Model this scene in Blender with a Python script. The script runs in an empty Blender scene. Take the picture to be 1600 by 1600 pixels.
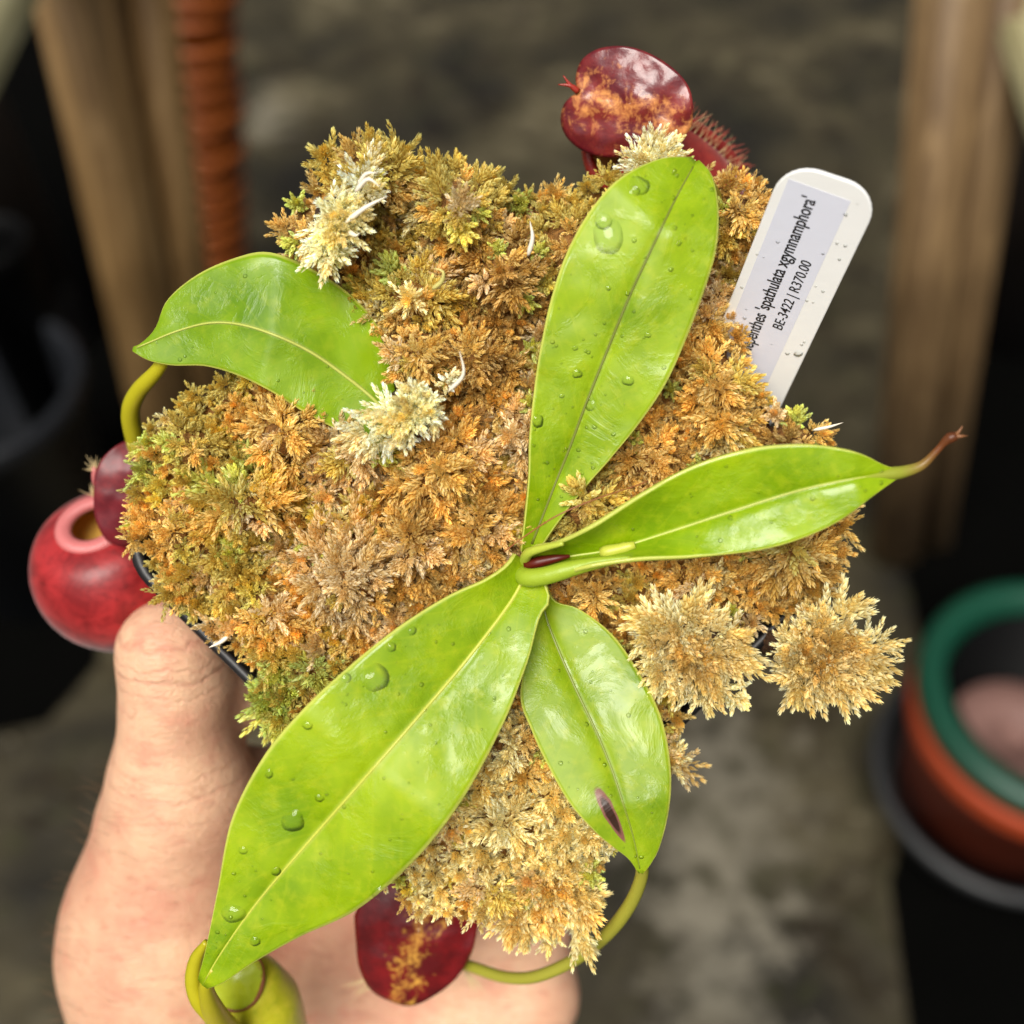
import bpy, bmesh, math, random
import numpy as np
from mathutils import Vector, Matrix, noise as mnoise
random.seed(7); rng = np.random.default_rng(7)
S = bpy.context.scene
R = math.radians

# ------------------------------------------------------------------ camera
F = 1840.0          # focal length in photo pixels (photo is 1600 px wide)
D = 0.23            # camera to pot-rim distance, metres
H = 1.15            # camera height over the ground
PITCH = R(50)
CAM = Vector((0, 0, H))
FWD = Vector((0, math.cos(PITCH), -math.sin(PITCH)))
RGT = Vector((1, 0, 0))
UP = Vector((0, math.sin(PITCH), math.cos(PITCH)))
cd = bpy.data.cameras.new('camera'); cam = bpy.data.objects.new('camera', cd)
S.collection.objects.link(cam)
cd.sensor_width = 36; cd.lens = F / 1600 * 36
cd.clip_start = 0.01; cd.clip_end = 100
cam.matrix_world = Matrix.Translation(CAM) @ Matrix((RGT, UP, -FWD)).transposed().to_4x4()
cd.dof.use_dof = True; cd.dof.focus_distance = 0.217; cd.dof.aperture_fstop = 8.0
S.camera = cam

# ------------------------------------------------------------------ world, sun, exposure
SUN_EL, SUN_AZ = R(60), R(203)      # azimuth clockwise from +Y (north)
w = bpy.data.worlds.new('World'); S.world = w; w.use_nodes = True
nt = w.node_tree; nt.nodes.clear()
sky = nt.nodes.new('ShaderNodeTexSky'); sky.sky_type = 'NISHITA'; sky.sun_disc = False
sky.sun_elevation = SUN_EL; sky.sun_rotation = SUN_AZ
sky.air_density = 1.0; sky.dust_density = 6.0; sky.ozone_density = 1.0
hs = nt.nodes.new('ShaderNodeHueSaturation'); hs.inputs['Saturation'].default_value = 0.25
bg = nt.nodes.new('ShaderNodeBackground'); bg.inputs['Strength'].default_value = 0.055
wo = nt.nodes.new('ShaderNodeOutputWorld')
nt.links.new(sky.outputs[0], hs.inputs['Color']); nt.links.new(hs.outputs[0], bg.inputs[0]); nt.links.new(bg.outputs[0], wo.inputs[0])
sl = bpy.data.lights.new('sun', 'SUN'); sl.energy = 2.7; sl.angle = R(36); sl.color = (1, 0.95, 0.87)
so = bpy.data.objects.new('sun', sl); S.collection.objects.link(so)
sdir = Vector((math.cos(SUN_EL) * math.sin(SUN_AZ), math.cos(SUN_EL) * math.cos(SUN_AZ), math.sin(SUN_EL)))
so.rotation_euler = sdir.to_track_quat('Z', 'Y').to_euler(); so.location = (0, 0, 3)
S.view_settings.view_transform = 'Standard'; S.view_settings.look = 'None'
S.view_settings.exposure = 0.56; S.view_settings.gamma = 1
S.view_settings.use_curve_mapping = False
S.render.engine = 'CYCLES'; S.cycles.use_denoising = True
S.cycles.max_bounces = 8; S.cycles.transparent_max_bounces = 8

# ------------------------------------------------------------------ geometry helpers
def W(u, v, z=0.0):
    """photo pixel at height z (cm over the pot-rim plane, towards the viewer) -> world point"""
    u, v, z = float(u), float(v), float(z); d = D - z / 100
    return CAM + d * (FWD + RGT * ((u - 800) / F) + UP * ((800 - v) / F))
def P(x, y, z):
    """point in the pot's own frame (cm)"""
    x, y, z = float(x), float(y), float(z)
    return CAM + (D - z / 100) * FWD + RGT * (x / 100) + UP * (y / 100)
def PD(x, y, z):
    x, y, z = float(x), float(y), float(z)
    return (RGT * x + UP * y - FWD * z)
def px2pot(u, v, z):
    s = (D * 100 - z) / F
    return ((u - 800) * s, (800 - v) * s, z)
def G(u, v, h=0.0):
    """photo pixel on the horizontal plane at height h"""
    d = FWD + RGT * ((u - 800) / F) + UP * ((800 - v) / F)
    return CAM + d * ((h - H) / d.z)
def depth(p): return (p - CAM).dot(FWD)
ZUP = Vector((0, 0, 1))

def tag(o, label=None, cat=None, group=None, kind=None):
    if label: o['label'] = label
    if cat: o['category'] = cat
    if group: o['group'] = group
    if kind: o['kind'] = kind
    return o
def empty(name, loc):
    o = bpy.data.objects.new(name, None); S.collection.objects.link(o)
    o.location = loc; o.empty_display_size = 0.01
    return o
def wloc(o):
    l = Vector((0, 0, 0))
    while o is not None: l += o.location; o = o.parent
    return l
def mk(name, verts, faces, mat, parent=None, origin=None, smooth=True, uv=None, col=None):
    """world-space verts -> one mesh object with its origin at `origin`"""
    V = np.array([tuple(v) for v in verts], float)
    if origin is None: origin = Vector(V.mean(0))
    V = V - np.array(tuple(origin))
    me = bpy.data.meshes.new(name); me.from_pydata(V.tolist(), [], [tuple(f) for f in faces])
    if smooth: me.polygons.foreach_set('use_smooth', [True] * len(me.polygons))
    if uv is not None:
        l = me.uv_layers.new(name='UVMap')
        idx = np.zeros(len(me.loops), int); me.loops.foreach_get('vertex_index', idx)
        l.data.foreach_set('uv', np.array(uv, float)[idx].ravel())
    if col is not None:
        a = me.color_attributes.new('Col', 'FLOAT_COLOR', 'POINT')
        c = np.ones((len(V), 4)); c[:, :3] = col; a.data.foreach_set('color', c.ravel())
    me.materials.append(mat); me.update()
    o = bpy.data.objects.new(name, me); S.collection.objects.link(o)
    if parent is not None: o.parent = parent; o.location = Vector(origin) - wloc(parent)
    else: o.location = origin
    return o
def solid(o, t, off=-1):
    m = o.modifiers.new('thickness', 'SOLIDIFY'); m.thickness = t; m.offset = off; return o

def spline(pts, n):
    """Catmull-Rom through pts, n samples evenly by arc length"""
    A = np.array([tuple(p) if not np.isscalar(p) else (p,) for p in pts], float)
    A = np.vstack([2 * A[0] - A[1], A, 2 * A[-1] - A[-2]])
    out = []
    for i in range(1, len(A) - 2):
        p0, p1, p2, p3 = A[i - 1], A[i], A[i + 1], A[i + 2]
        for t in np.linspace(0, 1, 16, endpoint=False):
            out.append(.5 * (2 * p1 + (p2 - p0) * t + (2 * p0 - 5 * p1 + 4 * p2 - p3) * t * t + (3 * p1 - p0 - 3 * p2 + p3) * t ** 3))
    out.append(A[-2]); out = np.array(out)
    s = np.r_[0, np.cumsum(np.linalg.norm(np.diff(out, axis=0), axis=1))]
    q = np.linspace(0, s[-1], n)
    return np.stack([np.interp(q, s, out[:, k]) for k in range(out.shape[1])], 1)
def frames(C):
    T = np.gradient(C, axis=0); T /= np.linalg.norm(T, axis=1)[:, None] + 1e-12
    n = np.cross(T[0], [0.3, 0.5, 0.8]); n /= np.linalg.norm(n)
    N = []
    for t in T:
        n = n - t * n.dot(t); n = n / np.linalg.norm(n); N.append(n)
    N = np.array(N); return T, N, np.cross(T, N)
def tube(C, rad, k=10, cap=True):
    """verts, faces of a tube round the world polyline C with radii rad"""
    C = np.array([tuple(c) for c in C], float); n = len(C); rad = np.broadcast_to(np.array(rad, float), (n,))
    T, N, B = frames(C)
    a = np.linspace(0, 2 * math.pi, k, endpoint=False)
    V = (C[:, None] + rad[:, None, None] * (np.cos(a)[None, :, None] * N[:, None] + np.sin(a)[None, :, None] * B[:, None])).reshape(-1, 3)
    Fc = [(i * k + j, i * k + (j + 1) % k, (i + 1) * k + (j + 1) % k, (i + 1) * k + j) for i in range(n - 1) for j in range(k)]
    if cap: Fc += [tuple(range(k - 1, -1, -1)), tuple(range((n - 1) * k, n * k))]
    return V, Fc
def lathe(prof, n=48):
    V = []; Fc = []
    for r, z in prof:
        for j in range(n):
            a = 2 * math.pi * j / n; V.append((r * math.cos(a), r * math.sin(a), z))
    m = len(prof)
    for i in range(m - 1):
        for j in range(n):
            Fc.append((i * n + j, i * n + (j + 1) % n, (i + 1) * n + (j + 1) % n, (i + 1) * n + j))
    return np.array(V), Fc
def grid_faces(n, m):
    return [(i * m + j, i * m + j + 1, (i + 1) * m + j + 1, (i + 1) * m + j) for i in range(n - 1) for j in range(m - 1)]
def inpoly(p, poly):
    x, y = p; c = False; j = len(poly) - 1
    for i in range(len(poly)):
        xi, yi = poly[i]; xj, yj = poly[j]
        if (yi > y) != (yj > y) and x < (xj - xi) * (y - yi) / (yj - yi) + xi: c = not c
        j = i
    return c
def polydist(p, poly):
    A = np.array(poly, float); B = np.roll(A, -1, 0); p = np.array(p, float)
    d = B - A; t = np.clip(((p - A) * d).sum(1) / ((d * d).sum(1) + 1e-9), 0, 1)
    return np.sqrt((((A + d * t[:, None]) - p) ** 2).sum(1)).min()

# ------------------------------------------------------------------ materials
def lin(r, g, b):
    f = lambda c: (c / 255 / 12.92) if c / 255 <= 0.04045 else ((c / 255 + 0.055) / 1.055) ** 2.4
    return (f(r), f(g), f(b), 1)
class NT:
    def __init__(s, name):
        s.m = bpy.data.materials.new(name); s.m.use_nodes = True; s.t = s.m.node_tree; s.t.nodes.clear()
        s.out = s.n('ShaderNodeOutputMaterial')
    def n(s, typ, **kw):
        n = s.t.nodes.new(typ)
        for k, v in kw.items(): setattr(n, k, v)
        return n
    def l(s, a, b): s.t.links.new(a, b)
    def setin(s, sock, val):
        if isinstance(val, bpy.types.NodeSocket): s.l(val, sock)
        else: sock.default_value = val
    def bsdf(s, **kw):
        b = s.n('ShaderNodeBsdfPrincipled')
        for k, v in kw.items(): s.setin(b.inputs[k.replace('_', ' ')], v)
        return b
    def mix(s, a, b, f, mode='MIX'):
        m = s.n('ShaderNodeMix', data_type='RGBA', blend_type=mode)
        s.setin(m.inputs[6], a); s.setin(m.inputs[7], b); s.setin(m.inputs[0], f); return m.outputs[2]
    def noise(s, scale, detail=3, rough=.55, vec=None, dist=0):
        n = s.n('ShaderNodeTexNoise'); n.inputs['Scale'].default_value = scale; n.inputs['Detail'].default_value = detail
        n.inputs['Roughness'].default_value = rough; n.inputs['Distortion'].default_value = dist
        if vec is not None: s.l(vec, n.inputs['Vector'])
        return n.outputs[0]
    def ramp(s, fac, *stops):
        r = s.n('ShaderNodeValToRGB'); e = r.color_ramp.elements
        while len(e) < len(stops): e.new(0.5)
        for el, (p, c) in zip(e, stops):
            el.position = p; el.color = c if hasattr(c, '__len__') else (c, c, c, 1)
        s.l(fac, r.inputs[0]); return r.outputs[0]
    def math(s, op, a, b=0.0, c=None):
        m = s.n('ShaderNodeMath', operation=op); s.setin(m.inputs[0], a); s.setin(m.inputs[1], b)
        if c is not None: s.setin(m.inputs[2], c)
        return m.outputs[0]
    def rng(s, v, a, b, c=0.0, d=1.0):
        m = s.n('ShaderNodeMapRange', clamp=True); s.setin(m.inputs[0], v)
        for i, x in enumerate((a, b, c, d)): m.inputs[i + 1].default_value = x
        return m.outputs[0]
    def bump(s, h, strength=.3, dist=.001, normal=None):
        b = s.n('ShaderNodeBump'); b.inputs['Strength'].default_value = strength; b.inputs['Distance'].default_value = dist
        s.l(h, b.inputs['Height'])
        if normal is not None: s.l(normal, b.inputs['Normal'])
        return b.outputs[0]
    def obj(s): return s.n('ShaderNodeTexCoord').outputs['Object']
    def uv(s):
        sp = s.n('ShaderNodeSeparateXYZ'); s.l(s.n('ShaderNodeTexCoord').outputs['UV'], sp.inputs[0]); return sp.outputs[0], sp.outputs[1]
    def done(s, sh): s.l(sh, s.out.inputs[0]); return s.m

def simple(name, col, rough=.5, bumpscale=None, bstr=.2, bdist=.001, spec=.5, var=.15, vscale=30, **kw):
    t = NT(name); o = t.obj(); n = t.noise(vscale, 4, vec=o)
    c = t.mix((col[0] * (1 - var), col[1] * (1 - var), col[2] * (1 - var), 1), (col[0] * (1 + var), col[1] * (1 + var), col[2] * (1 + var), 1), n)
    b = t.bsdf(Base_Color=c, Roughness=rough, Specular_IOR_Level=spec, **kw)
    if bumpscale: t.l(t.bump(t.noise(bumpscale, 4, vec=o), bstr, bdist), b.inputs['Normal'])
    return t.done(b.outputs[0])

def leaf_mat(name, base, deep, rib, scar=False, seed=0.0):
    t = NT(name); o = t.obj(); u, v = t.uv()
    mp = t.n('ShaderNodeMapping'); t.l(o, mp.inputs[0]); mp.inputs['Location'].default_value = (seed, seed * .7, 0); o2 = mp.outputs[0]
    n1 = t.noise(60, 4, .6, o2); n2 = t.noise(420, 3, .6, o2)
    deep = tuple(x * .90 for x in deep[:3]) + (1,); base = tuple(x * .97 for x in base[:3]) + (1,)
    c = t.mix(deep, base, t.rng(n1, .34, .62))
    c = t.mix(c, (base[0] * 1.35 + .02, base[1] * 1.12, base[2] + .012, 1), t.math('MULTIPLY', t.rng(n2, .5, .75), .45))
    au = t.math('ABSOLUTE', u)
    # faint side veins running forward from the midrib
    wv = t.math('SINE', t.math('MULTIPLY', t.math('SUBTRACT', t.math('MULTIPLY', v, 26), t.math('MULTIPLY', au, 5)), 3.1))
    vein = t.math('MULTIPLY', t.rng(wv, .88, 1.0), .16)
    c = t.mix(c, (base[0] * 1.3, base[1] * 1.1, base[2] * 2, 1), vein)
    c = t.mix(c, rib, t.math('MULTIPLY', t.rng(au, .045, .0), .75))                 # band along the midrib
    c = t.mix(c, lin(222, 224, 110), t.math('MULTIPLY', t.rng(au, .955, .985), .75))   # pale margin
    if scar:
        du = t.math('DIVIDE', t.math('SUBTRACT', t.math('ADD', u, t.math('MULTIPLY', t.math('SUBTRACT', n1, .5), .25)), -.40), .16)
        dv = t.math('DIVIDE', t.math('SUBTRACT', v, .79), .10)
        r = t.math('SQRT', t.math('ADD', t.math('MULTIPLY', du, du), t.math('MULTIPLY', dv, dv)))
        c = t.mix(c, lin(138, 90, 76), t.rng(r, 1.05, .9)); c = t.mix(c, lin(58, 32, 22), t.rng(r, .75, .55))
    # wet film: smooth where wet, rougher where dry, uneven water skin as relief
    wet = t.rng(t.noise(95, 6, .68, o2, .6), .46, .56)
    rough = t.math('SUBTRACT', .46, t.math('MULTIPLY', wet, .22))
    hgt = t.math('ADD', t.math('MULTIPLY', wet, .6), t.math('ADD', t.math('MULTIPLY', n2, .25), t.math('MULTIPLY', wv, .03)))
    bp = t.bump(hgt, .5, .00022)
    b = t.bsdf(Base_Color=c, Roughness=rough, Specular_IOR_Level=.42, Normal=bp)
    t.setin(b.inputs['Coat Weight'], t.math('MULTIPLY', wet, .40)); b.inputs['Coat Roughness'].default_value = .10; b.inputs['Coat IOR'].default_value = 1.33
    tr = t.n('ShaderNodeBsdfTranslucent'); t.l(t.mix(c, (.55, .60, .02, 1), .4), tr.inputs[0])
    mx = t.n('ShaderNodeMixShader'); mx.inputs[0].default_value = .24
    t.l(b.outputs[0], mx.inputs[1]); t.l(tr.outputs[0], mx.inputs[2])
    return t.done(mx.outputs[0])

def moss_mat():
    t = NT('sphagnum')
    oi = t.n('ShaderNodeObjectInfo'); at = t.n('ShaderNodeVertexColor'); at.layer_name = 'Col'
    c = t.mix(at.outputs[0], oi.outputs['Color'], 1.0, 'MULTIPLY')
    b = t.bsdf(Base_Color=c, Roughness=.32, Specular_IOR_Level=.5)
    tr = t.n('ShaderNodeBsdfTranslucent'); t.l(c, tr.inputs[0])
    mx = t.n('ShaderNodeMixShader'); mx.inputs[0].default_value = .44
    t.l(b.outputs[0], mx.inputs[1]); t.l(tr.outputs[0], mx.inputs[2])
    return t.done(mx.outputs[0])

def lid_mat(name, dark, mid, streak, amount, thr=.1, wid=.2, rough=.30, coat=.30, bst=.5):
    t = NT(name); o = t.obj(); u, v = t.uv()
    n = t.noise(140, 5, .65, o); n2 = t.noise(900, 3, .6, o); n3 = t.noise(330, 6, .7, o, .6)
    c = t.mix(dark, mid, t.rng(n, .42, .66))
    # broken yellow flecks gathered along the centre line
    k = t.math('SUBTRACT', t.math('ADD', t.math('MULTIPLY', n3, .9), t.math('MULTIPLY', n2, .35)), t.math('MULTIPLY', t.math('ABSOLUTE', t.math('SUBTRACT', u, thr)), wid))
    c = t.mix(c, streak, t.math('MULTIPLY', t.rng(k, .53, .74), amount))
    bp = t.bump(t.math('ADD', t.math('MULTIPLY', n, .7), t.math('MULTIPLY', n2, .2)), bst, .0006)
    b = t.bsdf(Base_Color=c, Roughness=rough, Specular_IOR_Level=.5, Normal=bp)
    b.inputs['Coat Weight'].default_value = coat; b.inputs['Coat Roughness'].default_value = .07
    return t.done(b.outputs[0])
def red_body(name, a, bcol, spot):
    t = NT(name); o = t.obj(); n = t.noise(150, 6, .7, o, .7); n2 = t.noise(500, 3, .6, o)
    c = t.mix(a, bcol, t.rng(n, .40, .62)); c = t.mix(c, spot, t.math('MULTIPLY', t.rng(n2, .56, .7), .5))
    b = t.bsdf(Base_Color=c, Roughness=.42, Normal=t.bump(n2, .25, .0003))
    b.inputs['Subsurface Weight'].default_value = .15; b.inputs['Subsurface Radius'].default_value = (.004, .001, .0008)
    b.inputs['Sheen Weight'].default_value = .25; b.inputs['Sheen Roughness'].default_value = .4
    return t.done(b.outputs[0])
def water_mat():
    t = NT('water')
    tr = t.n('ShaderNodeBsdfTransparent'); tr.inputs[0].default_value = (.97, .98, .97, 1)
    gl = t.n('ShaderNodeBsdfGlossy'); gl.inputs['Roughness'].default_value = .03
    fr = t.n('ShaderNodeFresnel'); fr.inputs[0].default_value = 1.38
    m1 = t.n('ShaderNodeMixShader'); t.l(fr.outputs[0], m1.inputs[0]); t.l(tr.outputs[0], m1.inputs[1]); t.l(gl.outputs[0], m1.inputs[2])
    return t.done(m1.outputs[0])
def skin_mat():
    t = NT('skin'); o = t.obj()
    n = t.noise(38, 4, .6, o); n1 = t.noise(120, 4, .6, o); n2 = t.noise(700, 4, .6, o)
    c = t.mix(lin(206, 152, 124), lin(228, 184, 150), t.rng(n, .36, .64))
    c = t.mix(c, lin(206, 120, 102), t.math('MULTIPLY', t.rng(n1, .52, .72), .4))
    mp = t.n('ShaderNodeMapping'); t.l(o, mp.inputs[0]); mp.inputs['Scale'].default_value = (.35, 1.6, 1.2); mp.inputs['Rotation'].default_value = (0, 0, .2)
    wr = t.noise(330, 4, .6, mp.outputs[0], .8)
    vo = t.n('ShaderNodeTexVoronoi', feature='DISTANCE_TO_EDGE'); vo.inputs['Scale'].default_value = 900; t.l(mp.outputs[0], vo.inputs['Vector'])
    c = t.mix(c, lin(160, 84, 64), t.math('MULTIPLY', t.rng(wr, .56, .70), .30))
    hgt = t.math('ADD', t.math('MULTIPLY', wr, -.9), t.math('ADD', t.math('MULTIPLY', t.rng(vo.outputs[0], 0, .12), .22), t.math('MULTIPLY', n2, .15)))
    o0 = P(-6, -14, -8); a0 = W(268, 1008, -2) - o0; ax = (W(285, 1300, -4) - W(266, 1000, -2)).normalized()
    dp = t.n('ShaderNodeVectorMath', operation='DOT_PRODUCT'); t.l(o, dp.inputs[0]); dp.inputs[1].default_value = ax
    along = t.math('ADD', t.math('SUBTRACT', dp.outputs['Value'], a0.dot(ax)), t.math('MULTIPLY', t.math('SUBTRACT', n1, .5), .006))
    lines = None
    for c0, wdt, st in ((-.0005, .0006, 1.0), (.0035, .0004, .6), (.0062, .0005, .8), (.0100, .0004, .4), (.030, .0005, .5), (.0345, .0005, .6), (.040, .0004, .4), (.058, .0006, .5), (.066, .0005, .4)):
        q = t.math('DIVIDE', t.math('SUBTRACT', along, c0), wdt); g = t.math('MULTIPLY', t.math('EXPONENT', t.math('MULTIPLY', t.math('MULTIPLY', q, q), -1.0)), st)
        lines = g if lines is None else t.math('ADD', lines, g)
    lines = t.math('MULTIPLY', lines, t.rng(n, .36, .56))
    c = t.mix(c, lin(176, 96, 80), t.math('MULTIPLY', lines, .32)); hgt = t.math('SUBTRACT', hgt, t.math('MULTIPLY', lines, .55))
    b = t.bsdf(Base_Color=c, Roughness=.5, Specular_IOR_Level=.4, Normal=t.bump(hgt, .5, .0012))
    b.inputs['Subsurface Weight'].default_value = .25; b.inputs['Subsurface Radius'].default_value = (.006, .0022, .0012)
    return t.done(b.outputs[0])
def wood_mat(name, a, bcol, sc=1.0):
    t = NT(name); o = t.obj()
    mp = t.n('ShaderNodeMapping'); t.l(o, mp.inputs[0]); mp.inputs['Scale'].default_value = (9 * sc, 9 * sc, .9)
    n = t.noise(9, 5, .6, mp.outputs[0], 1.2); n2 = t.noise(7, 3, .5, o)
    c = t.mix(a, bcol, t.rng(n, .35, .65)); c = t.mix(c, (a[0] * .5, a[1] * .5, a[2] * .42, 1), t.math('MULTIPLY', t.rng(n2, .5, .75), .6))
    return t.done(t.bsdf(Base_Color=c, Roughness=.6, Normal=t.bump(n, .4, .002)).outputs[0])
def ground_mat():
    t = NT('wet_concrete'); o = t.obj()
    n = t.noise(4.2, 6, .62, o, .4); n2 = t.noise(26, 5, .65, o); n3 = t.noise(11, 4, .6, o, .8); n4 = t.noise(70, 3, .6, o)
    c = t.mix(lin(22, 19, 11), lin(70, 63, 43), t.rng(n, .36, .66))
    c = t.mix(c, lin(26, 17, 7), t.math('MULTIPLY', t.rng(n3, .52, .66), .7))           # damp brown stains
    c = t.mix(c, lin(44, 46, 16), t.math('MULTIPLY', t.rng(n2, .55, .68), .6))            # algae
    c = t.mix(c, lin(126, 117, 94), t.math('MULTIPLY', t.math('MULTIPLY', t.rng(n2, .46, .60), t.rng(n, .54, .66)), .6))  # pale worn cement
    c = t.mix(c, lin(130, 122, 100), t.math('MULTIPLY', t.rng(n4, .66, .73), .7))          # grit
    for (gu, gv, rx, ry) in ((1130, 1290, .10, .16), (1120, 1520, .07, .15), (420, 180, .06, .10)):      # lime-bleached spots in the cement
        g0 = G(gu, gv); sp = t.n('ShaderNodeSeparateXYZ'); t.l(o, sp.inputs[0])
        dx = t.math('DIVIDE', t.math('SUBTRACT', sp.outputs[0], g0.x), rx); dy = t.math('DIVIDE', t.math('SUBTRACT', sp.outputs[1], g0.y), ry)
        rr_ = t.math('ADD', t.math('SQRT', t.math('ADD', t.math('MULTIPLY', dx, dx), t.math('MULTIPLY', dy, dy))), t.math('MULTIPLY', t.math('SUBTRACT', n2, .5), 4.0))
        c = t.mix(c, lin(130, 124, 108), t.math('MULTIPLY', t.rng(rr_, 1.0, .2), .5))
    wet = t.rng(n3, .42, .62)
    b = t.bsdf(Base_Color=c, Specular_IOR_Level=.3, Roughness=t.math('SUBTRACT', .8, t.math('MULTIPLY', wet, .4)), Normal=t.bump(t.math('ADD', n2, n4), .5, .006))
    return t.done(b.outputs[0])

M = {}
M['moss'] = moss_mat(); M['water'] = water_mat(); M['skin'] = skin_mat(); M['ground'] = ground_mat()
BASE, DEEP, RIB = lin(164, 192, 16), lin(128, 166, 8), lin(190, 196, 92)
M['leaf_a'] = leaf_mat('leaf_lime', BASE, DEEP, lin(192, 198, 84), seed=.11)
M['leaf_b'] = leaf_mat('leaf_bright', lin(160, 190, 18), lin(126, 162, 10), lin(112, 128, 40), seed=.37)
M['leaf_c'] = leaf_mat('leaf_folded', lin(162, 194, 16), lin(130, 168, 8), lin(176, 178, 86), seed=.62)
M['leaf_d'] = leaf_mat('leaf_scarred', lin(156, 184, 22), lin(120, 156, 12), lin(112, 128, 44), scar=True, seed=.83)
M['leaf_e'] = leaf_mat('leaf_deep', lin(140, 176, 16), lin(104, 146, 8), lin(170, 176, 92), seed=.25)
M['rib_pale'] = simple('midrib_pale', lin(186, 190, 70), .4); M['rib_brown'] = simple('midrib_brown', lin(108, 116, 40), .4)
M['rib_olive'] = simple('midrib_olive', lin(120, 134, 44), .4); M['rib_mid'] = simple('midrib_mid', lin(176, 184, 84), .4)
M['tendril'] = simple('tendril_yellow', lin(176, 168, 28), .38, 600, .2, .0003); M['tendril_olive'] = simple('tendril_olive', lin(150, 148, 50), .42, 600, .2, .0003)
M['tendril_brown'] = simple('tendril_brown', lin(124, 80, 46), .55, 500, .4, .0005, var=.35, vscale=300)
M['lid_dark'] = lid_mat('lid_dark', lin(84, 9, 14), lin(122, 18, 22), lin(214, 160, 66), .95, .0, .50)
M['lid_mottled'] = lid_mat('lid_mottled', lin(92, 20, 28), lin(132, 42, 38), lin(222, 150, 84), .9, .15, .26)
M['lid_maroon'] = lid_mat('lid_maroon', lin(92, 18, 28), lin(120, 28, 38), lin(150, 40, 40), .4, rough=.45, coat=.05, bst=.15)
M['body_red'] = red_body('body_red', lin(122, 14, 18), lin(166, 38, 40), lin(92, 10, 12))
M['body_dark'] = red_body('body_dark', lin(128, 28, 26), lin(160, 52, 40), lin(96, 16, 18))
M['body_pink'] = red_body('body_pink', lin(196, 120, 96), lin(206, 170, 96), lin(180, 80, 70))
M['body_green'] = red_body('body_green', lin(176, 176, 18), lin(196, 188, 44), lin(150, 160, 20))
M['peri_pink'] = simple('peristome_pink', lin(196, 112, 110), .3, 300, .2, .0004); M['peri_red'] = simple('peristome_red', lin(150, 44, 32), .25, 300, .2, .0004)
M['inside'] = simple('pitcher_inside', lin(232, 188, 96), .35); M['inside_red'] = simple('pitcher_inside_red', lin(214, 150, 84), .35)
M['lid_green'] = lid_mat('lid_green', lin(150, 164, 22), lin(166, 176, 30), lin(120, 60, 20), .95, -.85, 1.3, rough=.4, coat=.1, bst=.2)
M['fringe'] = simple('fringe_red', lin(150, 60, 44), .5); M['fringe_pale'] = simple('fringe_pale', lin(214, 190, 140), .5)
M['black_pot'] = simple('black_plastic', lin(24, 23, 24), .42, 250, .12, .0006, var=.3, vscale=60)
M['soil'] = simple('substrate', lin(66, 44, 24), .8, 400, .6, .003, var=.4, vscale=200)
M['tag'] = simple('tag_white', (.80, .80, .78), .38, 220, .12, .0006, var=.03)
M['sticker'] = simple('sticker_grey', lin(212, 214, 226), .25, 260, .2, .0004, var=.03)
M['ink'] = simple('ink', (.012, .012, .014), .5, var=.0)
M['nail'] = simple('nail', lin(232, 180, 160), .25)
M['wood_l'] = wood_mat('board_tan', lin(116, 86, 46), lin(158, 126, 80)); M['wood_r'] = wood_mat('board_brown', lin(88, 66, 40), lin(136, 110, 74))
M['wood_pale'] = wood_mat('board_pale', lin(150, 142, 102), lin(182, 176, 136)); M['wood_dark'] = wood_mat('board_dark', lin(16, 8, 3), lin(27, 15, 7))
M['terracotta'] = simple('orange_plastic', lin(132, 64, 6), .5, 60, .1, .001, var=.2, vscale=12)
M['terra_pot'] = simple('terracotta', lin(152, 56, 18), .6, 60, .1, .001, var=.12, vscale=9)
M['green_pl'] = simple('green_plastic', lin(4, 60, 42), .4, var=.15, vscale=8); M['grey_pl'] = simple('grey_plastic', lin(46, 47, 48), .45, var=.15, vscale=8)
M['tub'] = simple('tub_plastic', lin(26, 28, 32), .4, var=.2, vscale=8); M['blk'] = simple('black_nursery', (.0015,.0015,.0016), .6, spec=.12)
M['clay'] = simple('pink_clay', lin(120, 88, 80), .7, 40, .3, .004, vscale=14)
M['mat'] = simple('shade_sheet', (.0012, .0012, .0010), .95, 300, .4, .002, spec=.03, var=.4, vscale=10)  # near-black colour carrying the shade of the ground by the benches
M['white_dry'] = simple('dry_moss', lin(238, 228, 208), .5); M['thread'] = simple('thread', lin(150, 90, 50), .4)
M['hair'] = simple('arm_hair', lin(120, 92, 66), .4); M['sprout'] = simple('sprout', lin(208, 200, 120), .4)

# ------------------------------------------------------------------ ground, near-black shade sheets and benches either side
gr = mk('ground', [(-30, -20, 0), (30, -20, 0), (30, 50, 0), (-30, 50, 0)], [(0, 1, 2, 3)], M['ground'], origin=Vector((0, 0, 0)), smooth=False); tag(gr, kind='structure')
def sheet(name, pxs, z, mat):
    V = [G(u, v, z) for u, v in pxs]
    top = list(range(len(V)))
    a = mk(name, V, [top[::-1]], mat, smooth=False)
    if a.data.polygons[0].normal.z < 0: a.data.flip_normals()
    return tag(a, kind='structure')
sheet('shade_sheet', [(1405, 850), (1450, 420), (1500, 60), (1560, -150), (2500, -150), (2700, 1000), (2600, 2300), (1480, 2300), (1420, 1600), (1390, 1380), (1460, 1100)], .004, M['mat'])  # right: black sheet laid in for the shade under bench and pots
sheet('shade_sheet', [(-700, -150), (190, -150), (240, 250), (290, 650), (190, 880), (150, 1040), (70, 1130), (-800, 1300)], .004, M['mat'])  # left: the same, shade put into a black sheet

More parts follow.
